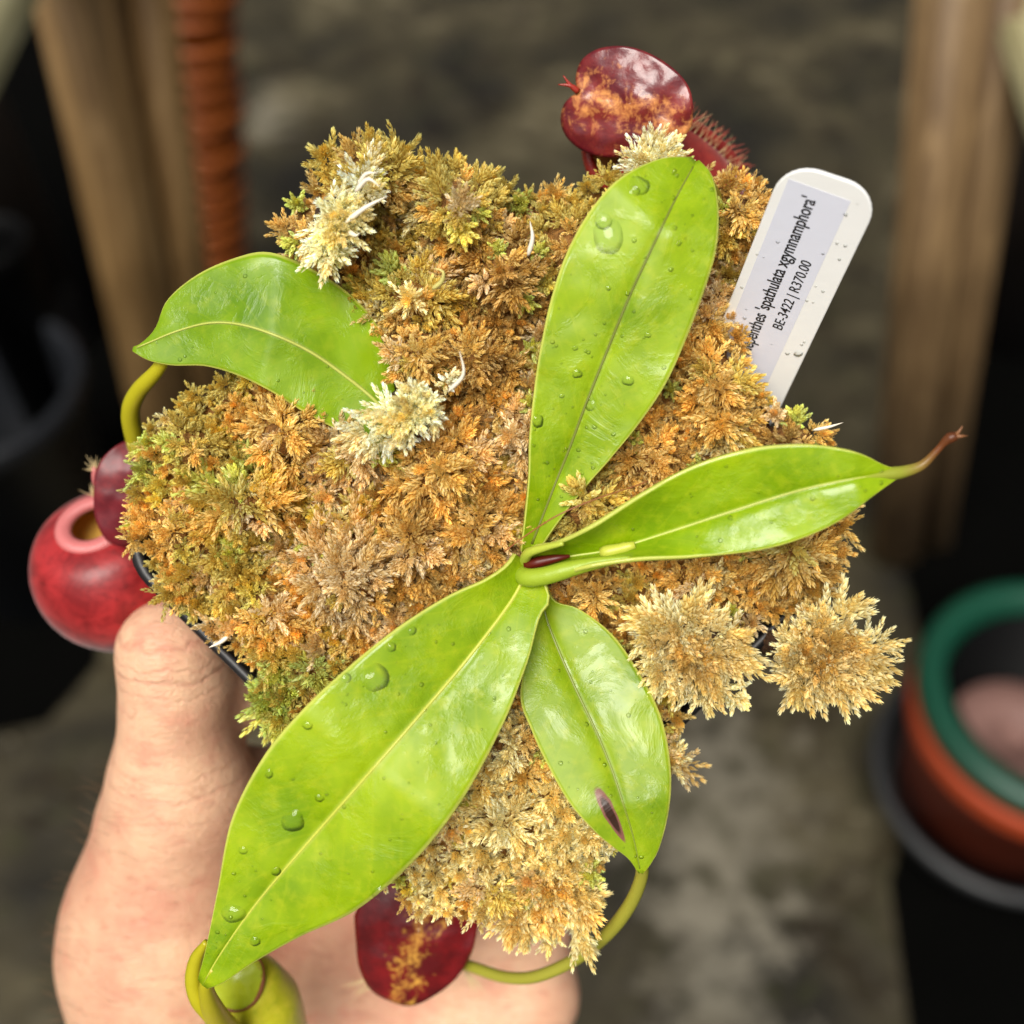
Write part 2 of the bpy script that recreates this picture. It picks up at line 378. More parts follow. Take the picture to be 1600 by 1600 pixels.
def lean_axis(b, u1, v1):
    """the point on the ray of pixel (u1,v1) that is nearest to the vertical over b"""
    d = (FWD + RGT * ((u1 - 800) / F) + UP * ((800 - v1) / F)).normalized()
    w0 = CAM - b; bb = d.dot(ZUP); den = 1 - bb * bb
    t = (bb * ZUP.dot(w0) - d.dot(w0)) / den
    return CAM + d * t
def board(name, p0, p1, wid, thick, mat, parent, facing=None):
    ax = (p1 - p0); L = ax.length; ax = ax.normalized()
    f = (CAM - (p0 + p1) / 2) if facing is None else facing
    f = (f - ax * f.dot(ax)).normalized(); s = ax.cross(f)
    bm = bmesh.new(); bmesh.ops.create_cube(bm, size=1)
    for v in bm.verts: v.co = Vector((v.co.x * wid, v.co.y * thick, v.co.z * L))
    bmesh.ops.bevel(bm, geom=bm.edges[:], offset=min(thick, wid) * .22, segments=3, affect='EDGES')
    me = bpy.data.meshes.new(name); bm.to_mesh(me); bm.free(); me.materials.append(mat)
    me.polygons.foreach_set('use_smooth', [True] * len(me.polygons))
    o = bpy.data.objects.new(name, me); S.collection.objects.link(o); o.parent = parent
    o.location = (p0 + p1) / 2 - wloc(parent); o.rotation_mode = 'QUATERNION'
    o.rotation_quaternion = Matrix((s, -f, ax)).transposed().to_quaternion()
    return o
def ext(p0, p1, a): return p1 + (p1 - p0).normalized() * a
# left bench: two pale posts, a cross rail near the viewer, dark side boards behind
b0 = G(292, 830); t0 = lean_axis(b0, 112, -30); b1 = G(346, 800); t1 = lean_axis(b1, 228, -30)
bench = empty('plant_bench', b0); tag(bench, 'tan timber bench with two posts, orange pots stacked beside it', 'bench')
board('post', b0, ext(b0, t0, .12), .066, .05, M['wood_l'], bench); board('post', b1, ext(b1, t1, .12), .044, .04, M['wood_l'], bench)
tp = ext(b0, t0, .08)
board('rail', W(-400, 760, -62), W(100, -300, -62), .075, .035, M['wood_pale'], bench)
for i in range(5):
    a = G(-420 + i * 118, 700 - i * 18) + Vector((0, .10, 0))
    board('side_board', a, a + Vector((-.02, .0, .75)), .135, .02, M['wood_dark'], bench, facing=Vector((.3, -1, .2)))
# right bench
b0 = G(1398, 870); t0 = lean_axis(b0, 1490, -30); b1 = G(1452, 850); t1 = lean_axis(b1, 1576, -30)
bench2 = empty('plant_bench', b0); tag(bench2, 'brown timber bench with two close posts behind the label', 'bench')
board('post', b0, ext(b0, t0, .12), .058, .05, M['wood_r'], bench2); board('post', b1, ext(b1, t1, .12), .050, .04, M['wood_r'], bench2)
for i in range(4):
    a = G(1560 + i * 130, 640) + Vector((.0, .12, 0))
    board('side_board', a, a + Vector((.03, .0, .8)), .13, .02, M['wood_dark'], bench2, facing=Vector((-.3, -1, .2)))
board('rail', W(1560, -120, -75), W(1680, 260, -75), .05, .03, M['wood_pale'], bench2)

def pot_round(name, c, prof, mat, parent=None, n=64, axis=None):
    V, Fc = lathe(prof, n)
    if axis is not None:
        q = ZUP.rotation_difference(axis).to_matrix(); V = np.array([tuple(q @ Vector(v)) for v in V])
    V = V + np.array(tuple(c))
    return mk(name, V, Fc, mat, parent, origin=Vector(c))
def potprof(r0, r1, h, t, rim, rimh):
    return [(0, 0), (r0 * .9, 0), (r0, .004), (r1 - t, h - rimh), (r1 + rim * .6, h - rimh), (r1 + rim, h - rimh * .7), (r1 + rim, h - t), (r1 + rim * .5, h), (r1 - t, h - t * .5), (r1 - 2 * t, h - rimh), (r0 - t, t * 2), (0, t * 2)]
# stack of nested orange pots against the bench
sb = G(332, 470); st = lean_axis(sb, 296, -60); sax = (st - sb); nst = 17; sax_n = sax.normalized()
proto = None
for i in range(nst):
    c = sb + sax_n * (i * sax.length / nst)
    if proto is None:
        proto = pot_round('orange_pot', c, potprof(.034, .045, .095, .0018, .011, .015), M['terracotta'], n=40, axis=sax_n)
        o = proto
    else:
        o = proto.copy(); S.collection.objects.link(o); o.location = c
    o.rotation_euler = (random.uniform(-.035, .035), random.uniform(-.035, .035), 0)
    tag(o, 'small orange plastic pot nested in the tall stack beside the tan bench', 'pot', 'orange pots nested in one stack')
# dark tub and black pot, left
c = G(-62, 596, .30); r = 186 * depth(c) / F; c.z = 0
o = pot_round('round_tub', c, potprof(r * .8, r * .92, .30, .004, r * .08, .03), M['tub']); tag(o, 'large dark grey round plastic tub standing on a black shade sheet', 'tub')
c2 = G(-24, 372, .40); r = 66 * depth(c2) / F; c2.z = 0.0
o = pot_round('nursery_pot', c2, potprof(r * .8, r * .95, .40, .003, r * .05, .02), M['blk']); tag(o, 'tall black nursery pot behind the dark grey tub', 'pot')
# nested bowls, right
c = G(1664, 1078, .24); r = 222 * depth(c) / F; c.z = 0
o = pot_round('grey_pot', c, potprof(r * .80, r * 1.0, .085, .004, r * .05, .016), M['grey_pl']); tag(o, 'grey plastic outer pot holding the orange terracotta bowl', 'pot')
o = pot_round('terracotta_bowl', c + Vector((0, 0, .010)), potprof(r * .74, r * .95, .195, .006, .004, .03), M['terra_pot']); tag(o, 'orange terracotta bowl planter standing in the grey pot', 'pot')
o = pot_round('green_pot', c + Vector((0, 0, .024)), potprof(r * .60, r * .86, .216, .006, r * .13, .03), M['green_pl']); tag(o, 'dark green plastic pot with thick rim, set in terracotta bowl', 'pot')
pot_round('inner_shade', c + Vector((0, 0, .038)), [(0, 0), (r * .57, 0), (r * .60, .006), (r * .86 - .014, .184), (r * .86 - .018, .184), (r * .585, .008), (0, .006)], M['blk'], o)  # black shell added to paint the shaded inside of the green pot
V, Fc = lathe([(.018, 0), (r * .50, 0), (r * .52, .006), (r * .52, .10), (r * .50, .106), (.018, .106), (.018, 0)], 48)
cc = c + Vector((-.012, .0, .046)); o = mk('clay_disc', V + np.array(tuple(cc)), Fc, M['clay'], origin=cc); tag(o, 'pinkish clay block with centre hole lying inside green pot', 'block')

# ------------------------------------------------------------------ square black pot held in the hand
PC = (-.50, -.62)           # pot axis in the pot frame, cm
PH = 8.0
def hd(z): return 7.3 + .2 * z          # half diagonal at height z (z<=0)
def sq_ring(half_diag, rad, z, n=8):
    out = []
    for k in range(4):
        a0 = k * math.pi / 2
        cx, cy = math.cos(a0) * (half_diag - rad * math.sqrt(2)), math.sin(a0) * (half_diag - rad * math.sqrt(2))
        for j in range(n + 1):
            a = a0 - math.pi / 4 + math.pi / 2 * j / n
            out.append(P(PC[0] + .12 * z + cx + rad * math.cos(a), PC[1] + .28 * z + cy + rad * math.sin(a), z))
    return out
rings = [(.3, .3, -PH)] + [(hd(-PH) - .3, .75, -PH), (hd(-PH), .9, -PH + .15)] + [(hd(z), 1.0, z) for z in (-6, -4, -2, -1.25)] + \
        [(hd(-1.2) + .16, 1.05, -1.2), (hd(-1.2) + .2, 1.05, -1.1), (hd(-.1) + .16, 1.08, -.12), (hd(0) + .1, 1.08, 0), (hd(0) - .12, 1.02, 0), (hd(0) - .2, 1.0, -.1)] + \
        [(hd(z) - .25, .9, z) for z in (-1.3, -4, -7.6)] + [(.3, .3, -7.6)]
V = []; Fc = []; nr = 36
for h_, r_, z_ in rings: V += sq_ring(h_, min(r_, h_ * .6), z_)
for i in range(len(rings) - 1):
    for j in range(nr): Fc.append((i * nr + j, i * nr + (j + 1) % nr, (i + 1) * nr + (j + 1) % nr, (i + 1) * nr + j))
Fc.append(tuple(range(nr - 1, -1, -1))); Fc.append(tuple(range((len(rings) - 1) * nr, len(rings) * nr)))
potroot = empty('plant_pot', P(PC[0] - .12 * PH, PC[1] - .28 * PH, -PH)); tag(potroot, 'square black plastic pot full of moss, held in a hand', 'pot')
mk('pot_wall', V, Fc, M['black_pot'], potroot)
V = sq_ring(hd(-.8) - .2, .9, -.55); mk('substrate', V, [tuple(range(len(V)))], M['soil'], potroot, smooth=False)

# ------------------------------------------------------------------ leaves
def leaf_data(left, mid, right, zm, zl, zr, n=64, m=13, wav=.05, seed=0, crease=.12):
    L, Mi, Rr = spline(left, n), spline(mid, n), spline(right, n)
    t = np.linspace(0, 1, n)
    f = lambda a: np.interp(t, np.linspace(0, 1, len(a)), a)
    zm, zl, zr = spline([(q,) for q in zm], n)[:, 0], f(zl), f(zr)
    s = np.linspace(-1, 1, 2 * m + 1); uvp = np.zeros((n, len(s), 2)); z = np.zeros((n, len(s)))
    for j, q in enumerate(s):
        E, ze = (L, zl) if q < 0 else (Rr, zr)
        a = abs(q); uvp[:, j] = Mi * (1 - a) + E * a
        z[:, j] = zm + ze * (a ** 1.5) + crease * (1 - math.exp(-a * 7)) * np.sin(math.pi * np.clip(t, 0, 1)) ** .5
        for i in range(n):
            z[i, j] += wav * mnoise.noise(Vector((uvp[i, j, 0] / 95, uvp[i, j, 1] / 95, seed))) + wav * .4 * mnoise.noise(Vector((uvp[i, j, 0] / 34, uvp[i, j, 1] / 34, seed + 5)))
    return dict(uv=uvp, z=z, s=s, t=t, n=n, k=len(s), poly=[tuple(p) for p in L] + [tuple(p) for p in Rr[::-1]])
LD = {}
LD['a'] = leaf_data(
    [(806, 866), (792, 885), (756, 908), (700, 932), (620, 982), (540, 1046), (470, 1112), (410, 1185), (362, 1280), (340, 1390), (322, 1480), (309, 1530)],
    [(822, 878), (815, 910), (788, 955), (722, 1040), (645, 1130), (562, 1225), (480, 1318), (402, 1410), (345, 1490), (316, 1540)],
    [(846, 905), (858, 938), (842, 965), (822, 1040), (782, 1140), (722, 1250), (650, 1342), (560, 1420), (470, 1463), (400, 1502), (350, 1535), (324, 1545)],
    [1.5, 2.1, 2.4, 2.5, 2.5, 2.35, 2.0, 1.4], [.3, .25, .15, .1, .05, .0, 0], [.3, .1, .0, -.05, -.1, -.1, 0], seed=1)
LD['b'] = leaf_data(
    [(815, 862), (822, 800), (827, 740), (828, 680), (836, 600), (847, 530), (866, 450), (890, 385), (925, 325), (970, 277), (1030, 248), (1080, 245)],
    [(824, 868), (845, 815), (868, 755), (890, 700), (916, 630), (950, 545), (985, 460), (1020, 385), (1056, 310), (1088, 252)],
    [(834, 870), (868, 820), (915, 760), (955, 715), (1000, 660), (1040, 600), (1072, 530), (1102, 450), (1119, 390), (1123, 330), (1113, 275), (1092, 250)],
    [.9, 1.5, 1.9, 2.3, 2.6, 2.7, 2.6, 2.3], [.1, .2, .15, .1, .0, -.1, 0], [.1, .15, .1, .05, -.05, -.15, 0], seed=2)
LD['c'] = leaf_data(
    [(822, 868), (838, 856), (872, 850), (930, 822), (1000, 776), (1080, 731), (1170, 703), (1260, 695), (1340, 708), (1382, 727), (1412, 735)],
    [(818, 888), (850, 876), (900, 868), (960, 858), (1050, 830), (1150, 797), (1250, 766), (1340, 747), (1412, 738)],
    [(822, 905), (848, 904), (885, 892), (930, 880), (1000, 871), (1080, 869), (1170, 862), (1240, 846), (1310, 815), (1370, 771), (1412, 741)],
    [1.4, 1.6, 2.0, 2.4, 2.7, 2.9, 2.9, 2.7], [.35, .75, .55, .35, .25, .15, 0], [.35, .65, .40, .15, .0, -.05, 0], seed=3)
LD['d'] = leaf_data(
    [(838, 905), (840, 955), (830, 1000), (813, 1085), (830, 1140), (856, 1196), (890, 1255), (930, 1300), (956, 1322), (982, 1342), (998, 1365)],
    [(842, 905), (852, 960), (870, 1010), (901, 1080), (930, 1140), (955, 1200), (975, 1260), (990, 1310), (1001, 1364)],
    [(846, 905), (866, 940), (905, 952), (960, 995), (1010, 1070), (1036, 1130), (1048, 1200), (1046, 1260), (1032, 1320), (1017, 1350), (1004, 1366)],
    [.8, 1.1, 1.4, 1.6, 1.75, 1.8, 1.75, 1.5], [.15, .1, .05, 0, .0, 0], [.1, .05, .0, -.05, -.08, 0], seed=4)
LD['e'] = leaf_data(
    [(622, 640), (612, 580), (590, 510), (545, 458), (480, 416), (420, 394), (370, 402), (310, 428), (262, 468), (243, 512), (222, 535), (208, 542)],
    [(632, 680), (590, 630), (540, 588), (485, 550), (430, 524), (375, 507), (325, 505), (275, 518), (238, 533), (207, 546)],
    [(622, 715), (575, 692), (520, 668), (470, 641), (420, 610), (370, 586), (320, 572), (270, 571), (232, 563), (207, 549)],
    [.6, .95, 1.2, 1.35, 1.35, 1.2, .95, .7], [-.05, -.1, -.12, -.1, -.1, 0], [.0, -.02, -.05, -.1, -.1, 0], seed=5, crease=-.05)

CROWN = W(826, 884, .6)
plant = empty('pitcher_plant', CROWN); tag(plant, 'glossy green pitcher plant with five leaves and red pitchers rooted in moss', 'plant')
LEAF = {}
def leaf_point(key, t, s, off=0.0):
    d = LD[key]; i = t * (d['n'] - 1); j = (s + 1) / 2 * (d['k'] - 1)
    i0, j0 = min(int(i), d['n'] - 2), min(int(j), d['k'] - 2); a, b = i - i0, j - j0
    g = lambda A: (A[i0, j0] * (1 - a) * (1 - b) + A[i0 + 1, j0] * a * (1 - b) + A[i0, j0 + 1] * (1 - a) * b + A[i0 + 1, j0 + 1] * a * b)
    u, v = g(d['uv']); return W(u, v, g(d['z']) + off)
def leaf_normal(key, t, s):
    e = .015
    a = leaf_point(key, min(t + e, 1), s) - leaf_point(key, max(t - e, 0), s); b = leaf_point(key, t, min(s + e * 3, 1)) - leaf_point(key, t, max(s - e * 3, -1))
    n = a.cross(b).normalized()
    return n if n.dot(FWD) < 0 else -n
def leaf_at(u, v):
    """leaf key and cell under a photo pixel"""
    for k in ('a', 'c', 'b', 'd', 'e'):
        if inpoly((u, v), LD[k]['poly']):
            d = LD[k]; q = ((d['uv'] - np.array([u, v])) ** 2).sum(2); i, j = np.unravel_index(q.argmin(), q.shape)
            return k, d['t'][i], d['s'][j]
    return None
LEAFLAB = {'a': 'longest leaf blade, pale yellow midrib, small green pitcher at its tip', 'b': 'upright spoon-shaped blade with large water drops',
           'c': 'gutter-folded blade ending in a brown withered tendril', 'd': 'blade with a brown scar beside its midrib', 'e': 'drooping deep green blade half covered by moss'}
RIBM = {'a': 'rib_pale', 'b': 'rib_brown', 'c': 'rib_mid', 'd': 'rib_olive', 'e': 'rib_mid'}
for k in 'abcde':
    d = LD[k]; n, m = d['n'], d['k']
    V = [W(d['uv'][i, j, 0], d['uv'][i, j, 1], d['z'][i, j]) for i in range(n) for j in range(m)]
    U = [(d['s'][j], d['t'][i]) for i in range(n) for j in range(m)]
    o = mk('leaf', V, grid_faces(n, m), M['leaf_' + k], plant, origin=V[m // 2], uv=U)
    if o.data.polygons[n * m // 2].normal.dot(FWD) > 0: o.data.flip_normals()
    solid(o, .0007); tag(o, LEAFLAB[k]); LEAF[k] = o
    C = [leaf_point(k, t, 0, .0) for t in np.linspace(.03, .985, 60)]
    V, Fc = tube(C, np.interp(np.linspace(0, 1, 60), [0, .2, 1], [.00040, .00032, .00016]), 8); mk('midrib', V, Fc, M[RIBM[k]], o)
# stem in the moss
V, Fc = tube([W(822, 885, z) for z in (-2.0, -.5, .5, 1.1, 1.5)], [.0030, .0030, .0028, .0022, .0012], 14)
mk('stem', V, Fc, simple('stem', lin(120, 84, 40), .5), plant)
# short pale shred lying in the folded leaf, and its red throat
V, Fc = tube([leaf_point('c', t, .10, .12) for t in np.linspace(.20, .29, 8)], [.0009, .0012, .0012, .0011, .001, .001, .0008, .0007], 8)
mk('leaf_sheath', V, Fc, M['rib_pale'], LEAF['c'])
V, Fc = tube([W(820, 884, 1.62), W(842, 878, 1.68), W(866, 873, 1.75), W(890, 869, 1.85)], [.0009, .0011, .0008, .0003], 10)
mk('red_throat', V, Fc, simple('throat', lin(90, 20, 12), .4), LEAF['c'])
V, Fc = tube(spline([tuple(W(*q)) for q in ((815, 892, 1.3), (822, 902, 1.75), (850, 900, 1.95), (890, 889, 2.1), (930, 880, 2.25), (985, 871, 2.4))], 40), np.interp(np.linspace(0, 1, 40), [0, .15, .5, .8, 1], [.0014, .0017, .0016, .0010, .0003]), 14)
mk('petiole_lip', V, Fc, simple('petiole', lin(150, 172, 44), .38, 500, .3, .0004), LEAF['c'])
V, Fc = tube(spline([tuple(W(*q)) for q in ((818, 880, 1.4), (826, 864, 1.9), (850, 856, 2.2), (880, 849, 2.45))], 24), np.interp(np.linspace(0, 1, 24), [0, .3, 1], [.0010, .0010, .0004]), 10)
mk('petiole_lip', V, Fc, simple('petiole_pale', lin(176, 188, 66), .38, 500, .3, .0004), LEAF['c'])
def tendril(key, pts, rad, mat, k=12, name='tendril'):
    C = spline([tuple(W(*p)) for p in pts], 60)
    V, Fc = tube(C, np.interp(np.linspace(0, 1, 60), np.linspace(0, 1, len(rad)), rad), k)
    return mk(name, V, Fc, mat, LEAF[key])
tendril('e', [(268, 540, .75), (246, 578, .35), (216, 612, -.2), (204, 645, -.7), (212, 690, -1.4), (226, 740, -2.4), (228, 800, -3.6)], [.0010, .0016, .0019, .0020, .0018, .0015], M['tendril'])
tendril('d', [(998, 1340, 1.1), (1003, 1366, .8), (985, 1412, .2), (950, 1458, -.5), (900, 1498, -1.2), (840, 1525, -1.8), (790, 1527, -2.4), (735, 1510, -3.2), (690, 1495, -4.2)], [.0012, .0014, .0013, .0013, .0013], M['tendril_olive'])
C = spline([tuple(W(*p)) for p in ((1340, 747, 2.86), (1385, 741, 2.76), (1412, 737, 2.72), (1440, 727, 2.75), (1462, 706, 2.85), (1480, 687, 2.95), (1494, 681, 3.0))], 60)
V, Fc = tube(C, np.interp(np.linspace(0, 1, 60), [0, .35, .5, .7, .85, .95, 1], [.0004, .0012, .0010, .0007, .0006, .0010, .0008]), 12)
cols_ = np.array([np.interp(np.repeat(np.linspace(0, 1, 60), 12), [0, .4, .6, .8, 1], [lin(*q)[k] for q in ((180, 196, 60), (176, 182, 66), (168, 138, 70), (140, 84, 46), (112, 62, 34))]) for k in range(3)]).T
mk('tendril', V, Fc, M['moss'], LEAF['c'], col=cols_)
for q in ((1504, 666, 3.1), (1512, 681, 3.0)):
    V, Fc = tube([W(1491, 682, 3.0), W((1491 + q[0]) / 2 + 1, (682 + q[1]) / 2, 3.03), W(*q)], [.0005, .0003, .0001], 6); mk('bud_spur', V, Fc, M['tendril_brown'], LEAF['c'])
tendril('a', [(334, 1512, 1.45), (322, 1538, 1.2), (330, 1572, .5), (352, 1608, -.6), (385, 1640, -1.8), (420, 1665, -2.8)], [.0008, .0020, .0028, .0030, .0030], M['tendril'])
tendril('a', [(322, 1472, 1.2), (307, 1498, .9), (302, 1530, .7), (310, 1562, .5), (330, 1590, .2)], [.0006, .0013, .0016, .0016, .0014], M['tendril'], name='tendril_loop')
tendril('b', [(1085, 262, 2.2), (1105, 285, 1.2), (1130, 330, -.2), (1150, 370, -2.0), (1120, 360, -3.2)], [.0009, .0013, .0014, .0014], M['tendril_olive'])

# ------------------------------------------------------------------ pitchers
def loft(C, radii, n=40, squash=1.0, ref=None):
    C = np.array([tuple(c) for c in C], float); T = np.gradient(C, axis=0); T /= np.linalg.norm(T, axis=1)[:, None]
    V = []
    for c, t, r in zip(C, T, radii):
        t = Vector(t); a = (ref - t * ref.dot(t)).normalized(); b = t.cross(a)
        for j in range(n):
            q = 2 * math.pi * j / n; V.append(Vector(c) + (a * math.cos(q) + b * (math.sin(q) * squash)) * r)
    Fc = [(i * n + j, i * n + (j + 1) % n, (i + 1) * n + (j + 1) % n, (i + 1) * n + j) for i in range(len(C) - 1) for j in range(n)]
    return V, Fc
def peristome(c, ax, R_, r_, mat, parent, ref, squash=1.0, ribs=46):
    a = (ref - ax * ref.dot(ax)).normalized(); b = ax.cross(a); n, m = ribs * 4, 12; V = []
    for i in range(n):
        q = 2 * math.pi * i / n; rad = a * math.cos(q) + b * (math.sin(q) * squash)
        rr = r_ * (1 + .05 * math.cos(q * ribs))
        for j in range(m):
            p = 2 * math.pi * j / m; V.append(c + rad * (R_ + rr * math.cos(p)) + ax * (rr * .75 * math.sin(p) + R_ * .10 * math.cos(q)))
    Fc = [(i * m + j, ((i + 1) % n) * m + j, ((i + 1) % n) * m + (j + 1) % m, i * m + (j + 1) % m) for i in range(n) for j in range(m)]
    return mk('peristome', V, Fc, mat, parent)
def lid_from_outline(outl, c0, zf, mat, parent, dome, axis_px, n=18, seed=0):
    """domed lid; outl in photo pixels, c0 its centre, zf(u,v)->height, axis_px = direction of its centre line"""
    O = spline(outl + [outl[0]], 73)[:-1]; K = len(O); V = []; U = []
    ax = np.array(axis_px, float); ax /= np.linalg.norm(ax); pr = np.array([-ax[1], ax[0]]); mxr = np.abs((O - c0) @ pr).max()
    for i in range(n + 1):
        f = i / n
        for p in O:
            q = np.array(c0) + (p - c0) * f
            z = zf(*q) + dome * (1 - f ** 1.6) - .015 * math.exp(-(((q - c0) @ pr) / (mxr * .14)) ** 2) * (1 - f ** 4)
            z += .06 * mnoise.noise(Vector((q[0] / 34, q[1] / 34, seed))) + .012 * mnoise.noise(Vector((q[0] / 12, q[1] / 12, seed)))
            V.append(W(q[0], q[1], z)); U.append((((q - c0) @ pr) / mxr, ((q - c0) @ ax) / mxr))
    Fc = [(i * K + j, i * K + (j + 1) % K, (i + 1) * K + (j + 1) % K, (i + 1) * K + j) for i in range(n) for j in range(K)]
    o = mk('lid', V, Fc, mat, parent, uv=U)
    if o.data.polygons[len(Fc) // 2].normal.dot(FWD) > 0: o.data.flip_normals()
    return solid(o, .0009)
def fringe(name, base, dirs, length, mat, parent, r=.00012):
    V = []; Fc = []
    for b, d in zip(base, dirs):
        L = length * random.uniform(.6, 1.3); d = (d + Vector([random.uniform(-.35, .35) for _ in range(3)])).normalized(); k = Vector([random.uniform(-.3, .3) for _ in range(3)])
        v, f = tube([b, b + d * L * .5 + k * L * .1, b + d * L + k * L * .4], [r, r * .8, r * .3], 4, False); q = len(V)
        V += [tuple(x) for x in v]; Fc += [tuple(i + q for i in ff) for ff in f]
    return mk(name, V, Fc, mat, parent)

# left: fat red pitcher hanging upright beside the pot
mc = W(146, 820, -2.9)
prof = [(0.0, .74), (.06, 1.02), (.22, 1.36), (.6, 1.64), (1.1, 1.82), (1.7, 1.84), (2.3, 1.66), (3.0, 1.20), (3.4, .75), (3.6, .12)]
C = [mc - ZUP * (a / 100) + Vector((.0010 * a, -.0008 * a, 0)) for a, _ in prof]
pr2 = spline(prof, 34); C = [tuple(mc - ZUP * (a / 100) + Vector((.0010 * a, -.0008 * a, 0))) for a in pr2[:, 0].tolist()]; rr = pr2[:, 1] / 100
V, Fc = loft(C, rr, 48, 1.0, RGT)
inn = [c for c in C[:22]]; V2, F2 = loft(inn, rr[:22] - .0006, 48, 1.0, RGT)
p_left = mk('pitcher', V, Fc, M['body_red'], plant); tag(p_left, 'round bright red pitcher with pink lip')
mk('inner_wall', V2, [f[::-1] for f in F2], M['inside'], p_left)
V, Fc = lathe([(0, 0), (.0125, 0)], 40); mk('fluid', V + np.array(tuple(mc - ZUP * .009)), Fc, simple('pitcher_fluid', lin(226, 178, 84), .08), p_left)
peristome(mc + ZUP * .0002, ZUP, .0066, .0018, M['peri_pink'], p_left, RGT, ribs=60)
lid_from_outline([(146, 775), (149, 738), (168, 707), (203, 687), (250, 688), (278, 720), (280, 770), (255, 820), (215, 850), (180, 852), (160, 836), (148, 806)], (212, 768), lambda u, v: -1.9 + (v - 765) * -.004 - (u - 212) * .006, M['lid_maroon'], p_left, .35, (1, .9))
V, Fc = tube(spline([tuple(W(*q)) for q in ((160, 770, -2.3), (150, 752, -2.1), (147, 730, -1.9))], 8), [.0012, .0010, .0009, .0008, .0008, .0007, .0006, .0003], 8); mk('spur', V, Fc, M['peri_pink'], p_left)
fringe('spur_hair', [W(148, 735, -1.95)] * 14 + [W(146, 775, -2.3)] * 10, [PD(random.uniform(-.6, .3), random.uniform(.1, 1), .3) for _ in range(24)], .0028, M['fringe_pale'], p_left)

# top: mottled pitcher behind the moss
C = spline([tuple(W(*q)) for q in ((952, 228, -.9), (990, 232, -1.2), (1035, 246, -1.6), (1085, 280, -2.1), (1125, 330, -2.8), (1130, 372, -3.6))], 30)
rad = np.interp(np.linspace(0, 1, 30), [0, .12, .35, .6, .8, .95, 1], [.0074, .0078, .0076, .0074, .0062, .004, .0008])
V, Fc = loft(C, rad, 40, 1.0, UP)
p_top = mk('pitcher', V, Fc, M['body_dark'], plant); tag(p_top, 'dark red pitcher with fringed wings and mottled orange-red lid')
V2, F2 = loft(C[:20], rad[:20] - .0006, 40, 1.0, UP); mk('inner_wall', V2, [f[::-1] for f in F2], M['inside_red'], p_top)
axm = (Vector(C[0]) - Vector(C[3])).normalized()
peristome(Vector(C[0]) + axm * .0004, axm, .0074, .0014, M['peri_red'], p_top, UP)
lid_from_outline([(893, 150), (880, 165), (876, 192), (888, 218), (915, 238), (955, 246), (1000, 236), (1045, 222), (1076, 205), (1083, 172), (1076, 135), (1050, 105), (1012, 82), (975, 72), (935, 76), (908, 95), (899, 125), (904, 143)], (985, 160), lambda u, v: .15 + (160 - v) * .004 - (985 - u) * .004, M['lid_mottled'], p_top, .16, (1, .35), seed=3)
for q in ((872, 132, .05), (880, 118, .1)):
    V, Fc = tube(spline([tuple(W(903, 143, -.05)), tuple(W(892, 134, .02)), tuple(W(*q))], 8), np.linspace(.0007, .0001, 8), 6); mk('spur', V, Fc, M['peri_red'], p_top)
wing = []
for sgn, off in ((1, .0035), (-1, .0015)):
    Tn, Nn, Bn = frames(np.array(C)); V = []; base = []; dirs = []
    for i in range(2, 26):
        c = Vector(C[i]); t = Vector(Tn[i]); out = (PD(.45 * sgn + .35, .75, .45)); out = (out - t * out.dot(t)).normalized()
        V += [c + out * (rad[i] * .96), c + out * (rad[i] + .0022)]; base.append(V[-1]); dirs.append(out + t * .3)
    o = mk('wing', V, [(2 * i, 2 * i + 1, 2 * i + 3, 2 * i + 2) for i in range(23)], M['body_dark'], p_top); solid(o, .0005, 0)
    fringe('wing_fringe', base + base, dirs + dirs, .0022, M['fringe'], o)
    wing.append(o)
fringe('fine_hair', [Vector(C[i]) + PD(.5, .6, .6) * rad[i] for i in range(8, 26) for _ in range(2)], [PD(.6, .6, .4)] * 36, .0045, M['fringe_pale'], p_top, .00007)

# bottom: dark glossy lid over a pale body hanging below the pot corner
C = spline([tuple(W(*q)) for q in ((655, 1440, -3.5), (655, 1455, -3.8), (654, 1476, -4.3), (652, 1486, -5.0), (650, 1496, -5.5))], 24)
rad = np.interp(np.linspace(0, 1, 24), [0, .15, .5, .8, 1], [.0100, .0106, .0104, .0075, .001])
V, Fc = loft(C, rad, 40, 1.0, UP); p_bot = mk('pitcher', V, Fc, M['body_pink'], plant); tag(p_bot, 'pinkish pitcher under a dark wine-red lid with yellow streak')
V2, F2 = loft(C[:16], rad[:16] - .0006, 40, 1.0, UP); mk('inner_wall', V2, [f[::-1] for f in F2], M['inside'], p_bot)
axm = (Vector(C[0]) - Vector(C[3])).normalized(); peristome(Vector(C[0]) + axm * .0003, axm, .0100, .0012, M['body_pink'], p_bot, UP)
lid_from_outline([(553, 1432), (556, 1470), (561, 1512), (580, 1548), (615, 1567), (642, 1572), (672, 1560), (710, 1532), (736, 1492), (746, 1450), (752, 1410), (745, 1372), (715, 1350), (660, 1350), (600, 1375), (566, 1402)], (655, 1455), lambda u, v: -2.5 - (v - 1455) * .0035, M['lid_dark'], p_bot, .20, (-.28, 1), seed=7)
bb = [W(570 + i * 2, 1530 + i, -3.5) for i in range(12)] + [W(722 + i, 1512 + i, -3.5) for i in range(12)]
fringe('fine_hair', bb + bb, ([PD(-1, -.3, .3)] * 12 + [PD(.6, -.8, .3)] * 12) * 2, .005, M['fringe_pale'], p_bot, .00007)

